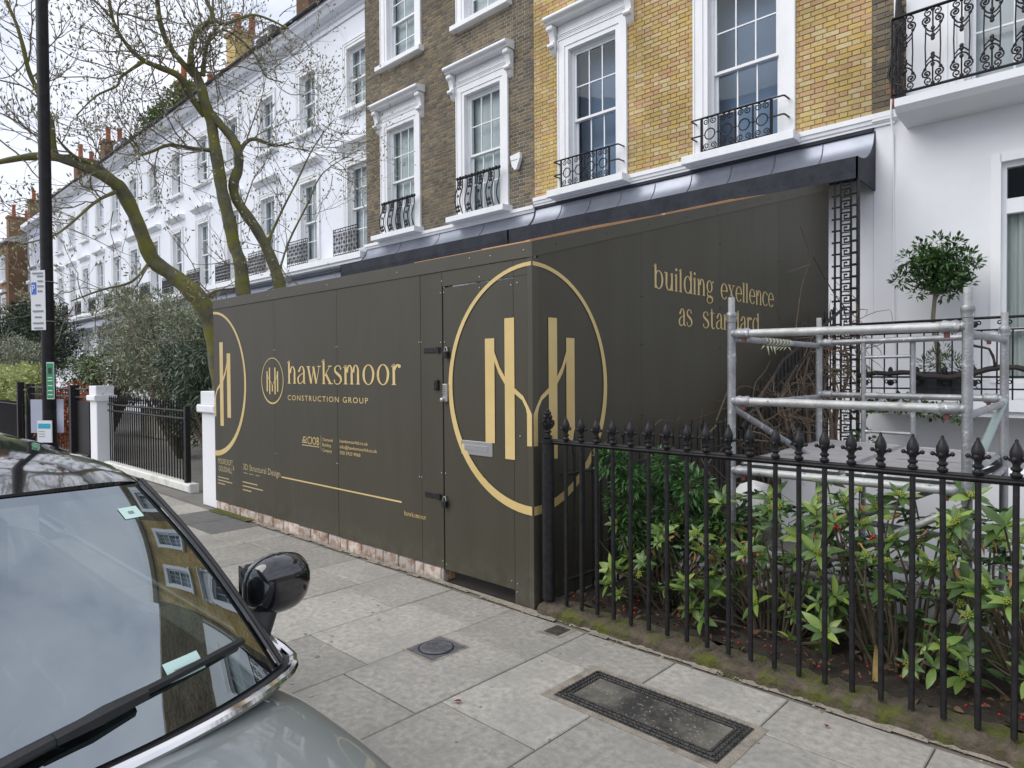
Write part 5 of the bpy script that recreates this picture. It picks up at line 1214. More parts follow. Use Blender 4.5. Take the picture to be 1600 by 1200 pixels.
def skimmia(cx, cy, w_, h, nros, lab, seed):
    nros = int(nros * 1.3)
    g = np.random.default_rng(seed)
    t = T('skimmia_shrub', lab, 'shrub', (cx, cy, .06), 'skimmia shrubs behind the railing')
    st = MB(); nleaf = 0
    for i in range(nros):
        u = g.uniform(-1, 1); zt = .09 + (h - .09) * g.random() ** .9; front = g.random()
        x = cx + u * w_ * .5; y = cy + (.30 - .62 * front) * (1 if zt < h * .8 else .6); z = .06 + zt
        y = max(y, 3.56)
        ax = Vector((u * .35 + g.normal(0, .25), -.55 + g.normal(0, .3), .75 + g.normal(0, .15))).normalized()
        b0 = Vector((cx + u * w_ * .18, cy + g.uniform(-.08, .12), .05)); p = Vector((x, y, z))
        mid = b0.lerp(p, .55) + Vector((g.normal(0, .05), g.normal(0, .04), .03))
        st.tube([tuple(v) for v in catmull([b0, mid, p], 3)], [.009, .008, .0075, .007, .006, .005, .004], 5)
        q = ax.to_track_quat('Z', 'Y'); k_ = int(g.integers(5, 10)); L_ = g.uniform(.062, .130)
        off = g.uniform(0, 6)
        for j in range(k_):
            if nleaf >= 296: break
            a = off + j * 2.399; tilt = R(g.uniform(15, 60)) if j < k_ * .6 else R(g.uniform(-10, 25))
            rot = q.to_matrix() @ Matrix.Rotation(a, 3, 'Z') @ Matrix.Rotation(tilt, 3, 'X')
            o = link('leaf', leaf_me, skl, t, p + ax * (.01 * j / k_ - .012)); s_ = L_ * g.uniform(.75, 1.15)
            o.rotation_euler = rot.to_euler(); o.scale = (s_ * g.uniform(.85, 1.15), s_, s_); nleaf += 1
        if g.random() < .72:
            o = link('flower_bud', bud_me, bud, t, p); o.rotation_euler = q.to_euler(); o.scale = (1.25,) * 3
    for i in range(34):
        p = Vector((cx + g.uniform(-.5, .5) * w_, cy + g.uniform(-.15, .3), g.uniform(.08, h * .8))); d = Vector((g.normal(0, .6), g.normal(0, .5), g.uniform(.1, 1))).normalized(); pts = [tuple(p)]
        for _ in range(5): d = (d + Vector(g.normal(0, .28, 3))).normalized(); p = p + d * g.uniform(.03, .08); pts.append(tuple(p))
        st.tube(pts, list(np.linspace(.0045, .0018, 6)), 4, cap=False)
    st.part('stems', stemm, t, smooth=True)
    # deeper foliage
    m_ = int(nros * 2.0); c = np.stack([g.uniform(-1, 1, m_) * w_ * .5 + cx, cy + g.uniform(-.05, .40, m_), .12 + g.random(m_) * (h - .1)], 1)
    P_, D_ = [], []
    for q_ in c:
        kk = 7; a = g.uniform(0, 6.28, kk); P_.append(np.repeat(q_[None], kk, 0)); D_.append(np.stack([np.cos(a), np.sin(a) - .2, g.uniform(-.1, .7, kk)], 1))
    P_ = np.concatenate(P_); D_ = np.concatenate(D_)
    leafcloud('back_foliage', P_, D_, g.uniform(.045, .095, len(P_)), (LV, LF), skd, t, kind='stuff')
    # a few dead leaves and berries
    if True:
        bb = MB()
        for i in range(2):
            x, y, z = cx + g.uniform(-.4, .4) * w_, cy + g.uniform(-.3, .1), g.uniform(.3, h * .9)
            for j in range(5): bb.ball((x + g.normal(0, .012), y + g.normal(0, .012), z + g.normal(0, .01)), .0075, 6)
        bb.part('berries', berry, t, smooth=True, kind='stuff')
        m_ = 20; P_ = np.stack([cx + g.uniform(-.5, .5, m_) * w_, cy + g.uniform(-.25, .2, m_), g.uniform(.4, h, m_)], 1)
        leafcloud('withered_leaves', P_, g.normal(size=(m_, 3)) + [0, 0, -1], g.uniform(.05, .08, m_), leafshape(.3, 4, .4, .35), M('withered_leaf', (.32, .15, .05), .7, c2=(.40, .24, .10), vs=20), t, kind='stuff')
skimmia(-2.30, 3.95, .80, .62, 34, 'skimmia shrub low at the left end of the railing beside the hoarding', 1)
skimmia(-1.62, 3.98, .85, .82, 40, 'skimmia shrub in front of the scaffold left leg with red berries', 2)
skimmia(-.95, 3.98, .85, .95, 42, 'tall skimmia shrub behind the railing under the scaffold deck', 3)
skimmia(-.30, 3.95, .75, .90, 40, 'skimmia shrub at the right edge behind the railing', 4)
skimmia(.45, 3.98, .85, .85, 34, 'skimmia shrub beyond the right edge of the railing view', 5)
# fine leaved evergreen at the hoarding corner
fl = T('mexican_orange_shrub', 'fine leaved dark green shrub behind the railing beside the hoarding corner', 'shrub', (-2.45, 4.1, .05))
cs = [(-2.66, 3.78, 1.04), (-2.56, 3.85, .92), (-2.35, 3.98, 1.02), (-2.2, 4.05, .88), (-2.62, 3.9, .75), (-2.35, 4.1, .70), (-2.1, 4.2, .72), (-2.6, 3.95, .55), (-2.4, 4.05, .5), (-2.15, 4.15, .55), (-1.95, 4.2, .62), (-2.5, 4.15, .85), (-2.66, 4.1, .4)]
P_, D_ = clumps(cs, [.10, .13, .12, .14, .15, .16, .14, .16, .17, .16, .13, .14, .15], [150, 200, 170, 210, 220, 230, 200, 220, 230, 220, 170, 200, 170])
leafcloud('foliage', np.repeat(P_, 2, 0), np.repeat(D_, 2, 0) + rng.normal(0, .5, (len(P_) * 2, 3)), rng.uniform(.04, .075, len(P_) * 2), leafshape(.30, 2, .2, .2), M('choisya_leaf', (.05, .135, .038), .38, c2=(.09, .19, .055), vs=9, island=.45, trans=.12), fl, kind='stuff')
s_ = MB()
for c in cs: s_.tube([(-2.42, 4.1, .05), (c[0] * .5 - 1.21, c[1] * .5 + 2.05, c[2] * .6), c], [.010, .006, .003], 5)
s_.part('stems', stemm, fl, smooth=True)
# strap leaved plant
for (x, y, lab) in [(-1.33, 3.92, 'clump of strap shaped iris leaves behind the railing'), (-1.02, 3.72, 'withered yellow strap leaf drooping over the mossy plinth')]:
    sp = MB(); k_ = 22 if x < -1.2 else 1
    for i in range(k_):
        a = rng.uniform(0, 6.28) if k_ > 1 else -1.3; x_o = rng.uniform(-.05, .05); h = rng.uniform(.26, .44) if k_ > 1 else .30; b = rng.uniform(.05, .22) if k_ > 1 else .12
        pts = [(x + x_o + b * t * t * math.cos(a), y + b * t * t * math.sin(a), .06 + h * (t - .35 * t ** 3 * (b * 5))) for t in np.linspace(0, 1, 8)]
        w_ = .014
        for j in range(7):
            p, q = Vector(pts[j]), Vector(pts[j + 1]); s2 = Vector((-math.sin(a), math.cos(a), 0)); wa, wb = w_ * (1 - (j / 7.5) ** 2), w_ * (1 - ((j + 1) / 7.5) ** 2)
            sp.add([p - s2 * wa, p + s2 * wa, q + s2 * wb, q - s2 * wb], [(0, 1, 2, 3)])
    sp.part('strap_leaf_plant', M('strap_leaf', (.07, .15, .03), .4, c2=(.11, .2, .04), vs=5, trans=.15) if k_ > 1 else M('withered_strap', (.55, .42, .16), .6), None, org=(x, y, .06), label=lab, cat='plant', fix=False)
# tangled climber on the side railing
cl = T('bare_climber', 'tangle of bare brown climber stems on the side railing', 'climber', (-2.75, 7.2, .05))
cm = M('climber_bark', (.11, .078, .055), .9, c2=(.17, .125, .09), vs=14, bump=.4, bs=60)
tr_ = MB()
for i in range(5):
    y = 6.6 + i * .5; pts = [(-2.8 + rng.uniform(-.05, .25), y + rng.normal(0, .08), z) for z in np.linspace(.05, 1.6 + .1 * i, 6)]; tr_.tube([tuple(p) for p in catmull(pts, 3)], list(np.linspace(.035, .012, 16)), 7)
tr_.part('main_stems', cm, cl, smooth=True)
tw = MB()
for i in range(215):
    y = rng.uniform(4.6, 9.0) if i % 4 == 0 else rng.uniform(6.2, 9.1); top = sz(y) + rng.uniform(-.75, .12)
    p = Vector((-2.78 + rng.normal(0, .10), y, top)); d = Vector((rng.normal(0, .5) + .15, rng.normal(0, 1), rng.normal(0, .6))).normalized(); pts = [tuple(p)]
    for k_ in range(7):
        d = (d + Vector((rng.normal(0, .25), rng.normal(0, .3), rng.normal(-.08, .3)))).normalized(); p = p + d * rng.uniform(.06, .15); 
        p.x = min(max(p.x, -2.97), -2.25); pts.append(tuple(p))
    tw.tube(pts, list(np.linspace(rng.uniform(.004, .010), .002, len(pts))), 4, cap=False)
tw.part('twigs', cm, cl, kind='stuff', smooth=True)
up_ = MB()
for pts in ([(-2.85, 7.6, 2.1), (-2.9, 7.9, 2.6), (-2.95, 8.3, 3.0), (-2.97, 8.05, 3.35)], [(-2.9, 8.3, 3.0), (-2.85, 9.0, 2.55), (-2.6, 9.3, 2.2)], [(-2.9, 8.2, 2.9), (-2.95, 7.6, 2.75)], [(-2.8, 5.6, 1.2), (-2.75, 5.9, 1.75), (-2.8, 5.75, 2.0)]):
    up_.tube([tuple(p) for p in catmull(pts, 4)], list(np.linspace(.009, .003, 4 * (len(pts) - 1) + 1)), 5, cap=False)
up_.part('stray_shoots', cm, cl, smooth=True)
# old vine branch on the terrace railing
vb = MB(); 
for pts, r_ in (([(-2.7, 9.3, 1.58), (-2.2, 9.28, 1.62), (-1.7, 9.3, 1.55), (-1.2, 9.28, 1.66), (-.6, 9.3, 1.6), (.4, 9.3, 1.7)], .035), ([(-1.25, 9.26, 1.66), (-1.3, 9.2, 1.85), (-1.55, 9.15, 1.98)], .015), ([(-.9, 9.26, 1.66), (-.8, 9.2, 1.85), (-.95, 9.15, 2.05), (-.9, 9.1, 2.15)], .012)):
    c = catmull(pts, 4); vb.tube([tuple(p + np.array([0, rng.normal(0, .008), rng.normal(0, .01)])) for p in c], [r_ * rng.uniform(.8, 1.1) for _ in c], 7)
vb.part('vine_branch', M('black_bark', (.035, .03, .027), .9), None, smooth=True, org=(-1.5, 9.3, 1.6), label='gnarled dark vine branch along the terrace railing', cat='vine')
# bay tree in a planter on the terrace
by = T('bay_tree', 'clipped bay tree standard with round crown before the white wall', 'tree', (-1.9, 9.6, 1.3))
MB().tube([tuple(p) for p in catmull([(-1.87, 9.6, 1.55), (-1.88, 9.6, 1.9), (-1.93, 9.6, 2.2), (-1.91, 9.6, 2.55), (-1.89, 9.6, 2.8)], 4)], list(np.linspace(.03, .02, 17)), 8).part('trunk', M('bay_bark', (.17, .15, .11), .9), by, smooth=True)
cs = []; 
for i in range(46):
    d = rng.normal(size=3); d /= np.linalg.norm(d); r_ = rng.random() ** .35; cs.append((-1.90 + d[0] * .37 * r_, 9.6 + d[1] * .32 * r_, 2.87 + d[2] * .28 * r_ - .06 * abs(d[0])))
for (x, z) in ((-2.29, 2.78), (-2.20, 3.06), (-1.52, 2.93), (-1.58, 3.0), (-1.88, 3.2), (-2.05, 3.18), (-1.7, 3.16), (-2.1, 2.62), (-1.72, 2.62)): cs.append((x, 9.58, z))
P_, D_ = clumps(cs, [.115] * len(cs), [50] * len(cs))
leafcloud('crown', P_, D_ + rng.normal(0, .35, P_.shape) + [0, 0, .25], rng.uniform(.05, .085, len(P_)), leafshape(.44, 2, .2, .2), M('bay_leaf', (.032, .085, .022), .32, c2=(.06, .13, .03), vs=6, island=.5, trans=.08), by, kind='stuff')
s_ = MB()
for c in cs[::2]: s_.tube([(-1.89, 9.6, 2.6), (c[0] * .6 - 1.89 * .4, 9.6, (c[2] + 2.6) / 2), c], [.012, .008, .003], 4)
s_.part('limbs', stemm, by, smooth=True)
pt = T('planter', 'dark rectangular planter holding the bay tree on the terrace', 'planter', (-1.83, 9.6, 1.3))
MB().bbox(-2.10, -1.56, 9.42, 9.8, 1.302, 1.60, .012).bbox(-2.12, -1.54, 9.40, 9.82, 1.56, 1.625, .01).part('box', M('lead_planter', (.03, .032, .036), .6, bump=.4, bs=20), pt)
up2 = T('planter_underplanting', 'bushy green underplanting spilling from the dark planter', 'plant', (-1.75, 9.6, 1.6))
P_, D_ = clumps([(-1.98, 9.6, 1.7), (-1.85, 9.55, 1.78), (-1.72, 9.55, 1.72), (-1.6, 9.5, 1.64), (-1.52, 9.45, 1.55), (-1.82, 9.6, 1.9)], [.13, .15, .15, .14, .12, .08], [90, 120, 120, 110, 90, 40])
leafcloud('foliage', P_, D_ + [0, 0, .4], rng.uniform(.05, .09, len(P_)), diamond(.22), M('euphorbia_leaf', (.08, .14, .035), .5, c2=(.05, .10, .03), vs=8, island=.4), up2, kind='stuff')
gp = T('terrace_ivy', 'low dark ivy hanging below the terrace railing', 'ivy', (-2.2, 9.2, 1.1))
P_, D_ = clumps([(-2.6 + .2 * i, 9.22, 1.2 + .05 * math.sin(i)) for i in range(6)] + [(-2.5, 8.9, .8), (-2.6, 8.7, .6)], [.14] * 8, [90] * 8)
leafcloud('foliage', P_, D_, rng.uniform(.04, .07, len(P_)), diamond(.8), M('dark_ivy_leaf', (.04, .08, .02), .4, c2=(.07, .12, .03), vs=8, island=.4), gp, kind='stuff')

# ---------------------------------------------------------------- magnolia
MAG = {
'L': [(-9.55,4.3,-.05,.2),(-9.58,4.13,1.15,.17),(-9.53,4.05,1.74,.165),(-9.5,3.96,2.24,.155),(-9.51,3.82,2.59,.145),(-9.58,3.69,2.8,.135),(-9.72,3.49,3.02,.12),(-9.81,3.28,3.2,.11),(-9.79,3.16,3.46,.105),(-9.78,3.04,3.78,.1),(-9.79,2.9,4.07,.1),(-9.77,2.78,4.17,.095),(-9.81,2.61,4.27,.085),(-9.82,2.33,4.34,.07),(-9.75,2.11,4.33,.06),(-9.8,1.93,4.3,.05),(-9.88,1.72,4.23,.04),(-10.05,1.41,4.11,.025)],
'Mt': [(-9.45,4.4,-.05,.13),(-9.42,4.44,1.88,.12),(-9.51,4.38,2.84,.11),(-9.54,4.36,3.25,.105),(-9.61,4.3,3.53,.1),(-9.66,4.26,3.87,.1),(-9.73,4.2,4.25,.1),(-9.77,4.17,4.57,.095),(-9.82,4.13,4.99,.09),(-9.86,4.1,5.31,.085),(-9.83,4.0,5.57,.08),(-9.9,3.95,5.87,.075),(-9.88,3.83,6.03,.06)],
'R': [(-9.4,4.6,-.05,.12),(-9.35,4.93,2.27,.1),(-9.41,4.89,2.98,.095),(-9.51,4.8,3.41,.09),(-9.61,4.65,3.79,.088),(-9.68,4.52,4.01,.085),(-9.75,4.39,4.26,.08),(-9.72,4.36,4.46,.08),(-9.67,4.41,4.67,.075),(-9.62,4.39,4.88,.07),(-9.69,4.33,5.09,.07),(-9.76,4.2,5.26,.07),(-9.84,4.12,5.4,.07)],
'Ma': [(-9.9,3.95,5.87,.06),(-9.95,3.76,6.06,.05),(-9.99,3.59,6.26,.045),(-9.97,3.48,6.5,.04),(-9.9,3.41,6.8,.035),(-9.83,3.35,7.18,.025),(-9.8,3.2,7.7,.012)],
'Mb': [(-9.88,3.83,6.03,.05),(-9.86,3.85,6.34,.045),(-9.78,3.93,6.55,.04),(-9.65,4.06,6.71,.04),(-9.72,4.0,6.96,.03),(-9.7,3.89,7.26,.02)],
'Mb2': [(-9.65,4.06,6.71,.03),(-9.57,4.14,6.63,.028),(-9.56,4.29,6.7,.026),(-9.45,4.53,6.85,.022),(-9.36,4.75,6.84,.018),(-9.25,4.99,6.75,.014)],
'Mc': [(-9.85,3.99,5.93,.04),(-9.83,4.02,6.26,.035),(-9.88,4.11,6.54,.03),(-9.93,4.21,6.7,.025),(-9.96,4.19,6.99,.02),(-10.04,4.26,7.47,.015)],
'Mc2': [(-9.88,4.11,6.54,.02),(-9.92,4.35,6.73,.018),(-9.83,4.58,6.61,.016),(-9.77,4.77,6.4,.014),(-9.77,4.9,6.18,.012),(-9.69,5.11,6.14,.009)],
'Md': [(-9.91,4.05,5.4,.07),(-9.89,3.81,5.63,.06),(-9.78,3.64,5.79,.052),(-9.87,3.42,5.87,.045),(-9.92,3.24,5.92,.04),(-9.95,3.07,6.04,.032),(-9.98,2.91,6.29,.026),(-9.93,2.83,6.58,.02),(-9.85,2.77,6.85,.014)],
'Md2': [(-9.92,3.24,5.92,.03),(-10.03,2.99,5.66,.022),(-9.96,2.91,5.49,.018),(-10.05,2.69,5.32,.014),(-10.11,2.48,5.03,.01)],
'Lb': [(-9.85,2.3,4.35,.05),(-9.84,2.17,4.42,.045),(-9.76,2.12,4.76,.04),(-9.74,2.01,5.03,.035),(-9.72,1.9,5.28,.03),(-9.65,1.83,5.54,.026),(-9.65,1.77,5.78,.022),(-9.67,1.68,6.03,.018),(-9.72,1.64,6.32,.012)],
'Lc': [(-9.75,2.8,4.15,.035),(-9.75,2.67,4.31,.03),(-9.76,2.39,4.38,.025),(-9.76,2.25,4.49,.02),(-9.7,2.17,4.56,.014)],
'Bh': [(-9.84,4.11,4.89,.035),(-9.85,3.83,4.86,.03),(-9.87,3.53,4.84,.026),(-9.96,3.31,4.71,.022),(-9.96,3.17,4.65,.02),(-9.92,3.07,4.75,.014),(-9.88,2.97,4.81,.01)],
'Rb': [(-9.62,4.39,4.86,.04),(-9.60,4.5,5.05,.035),(-9.58,4.64,5.12,.03),(-9.56,4.93,5.09,.022),(-9.5,5.2,5.2,.012)],
'Re': [(-9.56,4.76,3.56,.03),(-9.58,5.03,4.13,.02),(-9.5,5.26,4.64,.016),(-9.51,5.54,5.2,.012),(-9.47,5.86,5.68,.008)],
'Rf': [(-9.44,4.86,3.03,.02),(-9.6,5.14,3.66,.018),(-9.48,5.4,4.27,.015),(-9.48,5.69,4.83,.01),(-9.25,6.19,5.25,.007)],
'Ll': [(-9.8,3.25,3.2,.03),(-9.8,3.0,2.89,.02),(-9.74,2.64,2.75,.014),(-9.57,2.25,2.56,.009)],
'Lm': [(-9.74,2.81,4.03,.03),(-9.47,2.51,3.8,.022),(-9.23,2.18,3.44,.016),(-9.15,1.97,3.25,.012),(-9.23,1.62,3.1,.008)],
'Lr': [(-9.51,3.82,2.67,.03),(-9.61,4.01,2.83,.022),(-9.54,4.35,2.9,.012)]}
mg = T('magnolia_tree', 'bare magnolia with mossy limbs and furry buds left of the hoarding', 'tree', (-9.5, 4.3, 0))
bark = M('magnolia_bark', (.16, .15, .095), .9, c2=(.095, .088, .06), vs=11, detail=9, bump=.8, bs=35, c3=(.18, .18, .035), c3s=4.0, c3lo=.42, c3hi=.62)
barkt = M('magnolia_twig', (.15, .125, .095), .9, c2=(.22, .19, .145), vs=8)
tk_, lm_ = MB(), MB(); spawn = []
g = np.random.default_rng(21)
for nme, pts in MAG.items():
    c = catmull(pts, 4); mb = tk_ if nme in ('L', 'Mt', 'R') else lm_
    mb.tube([tuple(p[:3]) for p in c], [p[3] * .88 * (1 + .05 * math.sin(i * 1.7) + .05 * math.sin(i * .63 + 2)) for i, p in enumerate(c)], 12 if mb is tk_ else 8)
    ln_ = len(c)
    for i in range(1, ln_):
        if c[i][2] < 2.75: continue
        spawn.append((Vector(c[i][:3]), Vector(c[i][:3] - c[i - 1][:3]).normalized(), c[i][3]))
tk_.part('trunk', bark, mg, smooth=True); lm_.part('limbs', bark, mg, smooth=True)
tw = MB(); bpos, bdir = [], []
def twig(p, d, ln, r_, lev):
    n_ = max(4, int(ln / .09)); pts = [p.copy()]; q = p.copy(); dd = d.copy()
    for i in range(n_):
        dd = (dd + Vector((g.normal(0, .20), g.normal(0, .20), g.normal(.035, .17)))).normalized(); q = q + dd * ln / n_; pts.append(q.copy())
        if q.z > 9: break
    k_ = len(pts); tw.tube([tuple(v) for v in pts], [r_ * (1 - .68 * i / (k_ - 1)) for i in range(k_)], 5 if lev == 0 else 4, cap=False)
    if lev < 2:
        m_ = int(g.integers(3, 6)) if lev == 0 else int(g.integers(2, 5))
        for _ in range(m_):
            i = int(g.integers(1, k_)); ax = Vector(g.normal(size=3)).normalized(); nd = (pts[i] - pts[i - 1]).normalized(); nd = (nd + ax * .95 + Vector((0, 0, .22))).normalized()
            twig(pts[i], nd, ln * g.uniform(.32, .62), r_ * .52, lev + 1)
    bpos.append(tuple(q)); bdir.append(tuple((dd + Vector((0, 0, .5))).normalized()))
    if lev > 0 and g.random() < .6:
        i = k_ // 2; bpos.append(tuple(pts[i])); bdir.append(tuple((Vector(g.normal(size=3)) * .5 + Vector((0, 0, .8))).normalized()))
thin = [s for s in spawn if s[2] < .065]
for k_ in range(205):
    p, d, r_ = thin[int(g.integers(len(thin)))] if k_ % 7 else spawn[int(g.integers(len(spawn)))]
    out = Vector((g.normal(0, .55), g.normal(0, 1.0), g.normal(.12, .75)))
    nd = (d * .5 + out).normalized()
    twig(p, nd, g.uniform(.5, 1.55), min(.013, r_ * .5) * g.uniform(.6, 1.0), 0)
# twigs reaching over the hoarding towards the terrace and out over the pavement
for p0, n_ in (((-9.47, 5.7, 5.4), 9), ((-9.4, 5.9, 5.0), 7), ((-9.35, 4.9, 6.8), 6), ((-9.7, 2.4, 2.7), 9), ((-9.6, 2.6, 3.7), 6)):
    for _ in range(n_): twig(Vector(p0) + Vector(g.normal(0, .15, 3)), Vector((g.normal(0, .4), g.normal(.3 if p0[1] > 4 else -.3, .8), g.normal(.1, .5))).normalized(), g.uniform(.5, 1.0), .007, 0)
tw.part('twigs', barkt, mg, kind='stuff', smooth=True, fix=False)
BV = []
for i, (r_, h) in enumerate([(.001, 0), (.16, .22), (.19, .45), (.10, .8), (.005, 1)]):
    for j in range(5): a = 2 * math.pi * j / 5; BV.append((r_ * math.cos(a), h, r_ * math.sin(a)))
BF = [(i * 5 + j, i * 5 + (j + 1) % 5, (i + 1) * 5 + (j + 1) % 5, (i + 1) * 5 + j) for i in range(4) for j in range(5)]
leafcloud('buds', np.array(bpos), np.array(bdir), g.uniform(.032, .062, len(bpos)), (np.array(BV), np.array(BF)), M('furry_bud', (.27, .265, .17), .9, c2=(.38, .38, .22), vs=9, island=.4), mg, kind='stuff')

# ---------------------------------------------------------------- left gardens
def bush(name, label, cat, loc, cs, rad, per, size, shape, mat, squash=1., stems=None, jit=.5, upw=.2):
    t = T(name, label, cat, loc); P_, D_ = clumps(cs, rad, per, squash)
    leafcloud('crown' if cat == 'tree' else 'foliage', P_, D_ + rng.normal(0, jit, P_.shape) + [0, 0, upw], rng.uniform(size[0], size[1], len(P_)), shape, mat, t, kind='stuff')
    if stems:
        s_ = MB(); b = Vector(stems)
        for c in cs[::max(1, len(cs) // 24)]:
            c = Vector(c); md = b.lerp(c, .5) + Vector((0, 0, .12)); s_.tube([tuple(v) for v in catmull([b, md, c], 3)], list(np.linspace(.05, .008, 7)), 5)
        s_.part('trunk' if cat == 'tree' else 'stems', stemm, t, smooth=True)
    return t
def cloudpts(c, s, n, lo=.2):
    out = []
    for _ in range(n):
        d = rng.normal(size=3); d /= np.linalg.norm(d); r_ = lo + (1 - lo) * rng.random() ** .5; out.append(tuple(np.array(c) + d * np.array(s) * r_))
    return out
oliv = M('olive_leaf', (.18, .205, .125), .5, c2=(.25, .27, .185), vs=2.5, island=.5, trans=.12)
cs = cloudpts((-14.8, 5.2, 2.25), (2.6, .9, 1.15), 80) + cloudpts((-16.2, 4.9, 2.6), (1.5, .8, .9), 30) + cloudpts((-13.0, 5.1, 2.0), (1.3, .8, 1.0), 34)
bush('olive_tree', 'grey green olive tree spreading above the left garden railing', 'tree', (-14.0, 5.1, 0), cs, [.38] * len(cs), [150] * len(cs), (.08, .14), diamond(.22), oliv, .9, (-14.0, 5.1, 0), .6, .35)
cs = cloudpts((-12.0, 4.8, 1.45), (1.1, .6, .85), 44) + cloudpts((-11.2, 4.7, 1.7), (.6, .5, .7), 16)
bush('oleander_bush', 'dark green narrow leaved bush drooping behind the left garden railing', 'bush', (-11.8, 4.8, 0), cs, [.28] * len(cs), [150] * len(cs), (.10, .17), diamond(.18), M('oleander_leaf', (.06, .095, .06), .45, c2=(.10, .14, .09), vs=3, island=.45), .9, (-10.9, 4.6, 0), .5, -.1)
cs = cloudpts((-18.3, 4.2, .62), (2.8, .35, .72), 110, .3)
bush('beech_hedge', 'copper coloured beech hedge behind the black iron gate', 'hedge', (-18.3, 4.25, 0), cs, [.26] * len(cs), [60] * len(cs), (.07, .12), leafshape(.55, 2, .3, .3), M('copper_leaf', (.38, .12, .04), .7, c2=(.28, .08, .03), vs=5, island=.45, trans=.15), 1, (-18.3, 4.3, 0), .8, -.2)
cs = [(-32 + 11.5 * i / 70 + rng.normal(0, .08), 3.95 + rng.uniform(-.12, .3), rng.uniform(.75, 1.6)) for i in range(71)] + [(-32 + 11.5 * i / 54, 3.9 + rng.uniform(0, .4), 1.68 + rng.normal(0, .06)) for i in range(55)]
bush('pittosporum_hedge', 'pale yellow green clipped hedge at the far left', 'hedge', (-26, 4.0, 0), cs, [.28] * len(cs), [150] * len(cs), (.07, .12), diamond(.6), M('pale_hedge_leaf', (.32, .38, .13), .5, c2=(.42, .46, .20), vs=5, island=.35, trans=.2), 1, None, .6, .2)
cs = cloudpts((-31.5, 6.0, 2.9), (4.2, 1.2, 1.5), 80)
bush('yew_tree', 'dark green yew rising behind the far left hedge', 'tree', (-31, 6.0, 0), cs, [.6] * len(cs), [230] * len(cs), (.14, .26), diamond(.2), M('yew_leaf', (.016, .035, .014), .5, c2=(.03, .055, .02), vs=2, island=.5), .8, (-31, 6.0, 0), .5, .3)
cs = cloudpts((-27.6, 5.0, 2.2), (2.2, .7, .9), 50)
bush('grey_shrub', 'silvery grey green shrub in front of the dark yew', 'shrub', (-27.6, 5.0, 0), cs, [.36] * len(cs), [170] * len(cs), (.08, .13), diamond(.3), M('silver_leaf', (.19, .21, .14), .6, c2=(.25, .26, .19), vs=3, island=.4), 1, (-27.6, 5.0, 0), .6, .3)
cs = cloudpts((-20.8, 5.8, 1.7), (2.4, .9, .7), 40)
bush('low_garden_shrub', 'low mid green shrub between the grey shrub and olive tree', 'shrub', (-20.8, 5.8, 0), cs, [.38] * len(cs), [130] * len(cs), (.09, .14), diamond(.4), M('mid_leaf', (.07, .11, .03), .5, c2=(.11, .15, .05), vs=3, island=.4), 1, (-20.8, 5.8, 0), .6, .3)
# ---------------------------------------------------------------- parked car
XF, YC, ZR = -.33, -.06, -.12
W3 = lambda u_, v_, z: (XF - u_, YC + v_, ZR + z)
car = T('parked_car', 'grey green hatchback car with black roof parked by the pavement', 'car', (XF - 2.1, YC, ZR))
paint = M('grey_green_paint', (.20, .225, .22), .35, metal=.2, coat=1., c2=(.208, .233, .228), vs=3)
blackp = M('gloss_black_paint', (.006, .006, .008), .08, coat=1., c2=(.010, .010, .012), vs=3)
rubber = M('black_rubber', (.012, .012, .013), .6, c2=(.02, .02, .02), vs=20); plast = M('black_plastic', (.016, .016, .018), .5, c2=(.022, .022, .024), vs=20)
chrome = M('chrome', (.75, .74, .72), .08, metal=1.)
cglass = glassmat('windscreen_glass', (.11, .145, .135), .70, .0); sglass = glassmat('side_glass', (.25, .28, .28), .3, .0)
ZT = [(0, .74), (.04, .87), (.12, .955), (.3, 1.015), (.6, 1.058), (.9, 1.082), (1.1, 1.088), (1.3, 1.07), (2.4, 1.06), (3.6, 1.08), (4.0, 1.06), (4.2, 1.0), (4.28, .85)]
VS = [(0, .62), (.04, .71), (.12, .79), (.3, .865), (.6, .90), (.9, .91), (1.3, .91), (2.4, .91), (3.6, .89), (4.0, .85), (4.2, .76), (4.28, .70)]
ip = lambda tab, x: float(np.interp(x, [a for a, _ in tab], [b for _, b in tab]))
rows = []
for u_ in sorted(set([a for a, _ in ZT] + list(np.arange(.2, 4.2, .2)))):
    zt, vs = ip(ZT, u_), ip(VS, u_); h = [(0, zt + .012), (.35 * vs, zt + .008), (.62 * vs, zt - .008), (.80 * vs, zt - .028), (.90 * vs, zt - .055), (.96 * vs, zt - .095), (vs * .992, zt - .16), (vs + .008, min(zt - .24, .72)), (vs + .012, .52), (vs - .01, .30), (vs - .10, .22)]
    full = [(-a, b) for a, b in reversed(h[1:])] + h; rows.append([W3(u_, a, b) for a, b in full])
bd = MB().grid(rows); bd.add(rows[0], [tuple(range(len(rows[0])))]); bd.add(rows[-1], [tuple(range(len(rows[-1])))])
body_ = bd.part('body', paint, car, smooth=True); 
sd = body_.modifiers.new('smooth', 'SUBSURF'); sd.levels = 1; sd.render_levels = 2
def WS(s_, t_):
    b = np.array([.93 + .15 * s_ ** 2 + .045 * s_ ** 6, .80 * s_, 1.105 - .012 * s_ ** 2]); tp_ = np.array([1.45 + .10 * s_ ** 2 + .045 * s_ ** 6, .655 * s_, 1.508 - .022 * s_ ** 2])
    p = b * (1 - t_) + tp_ * t_; bl = math.sin(math.pi * t_) * .022; p[0] -= bl * .7; p[2] += bl; return p
def wsp(s_, t_, off=0.): p = WS(s_, t_); return W3(p[0] - off * .65, p[1], p[2] + off * .75)
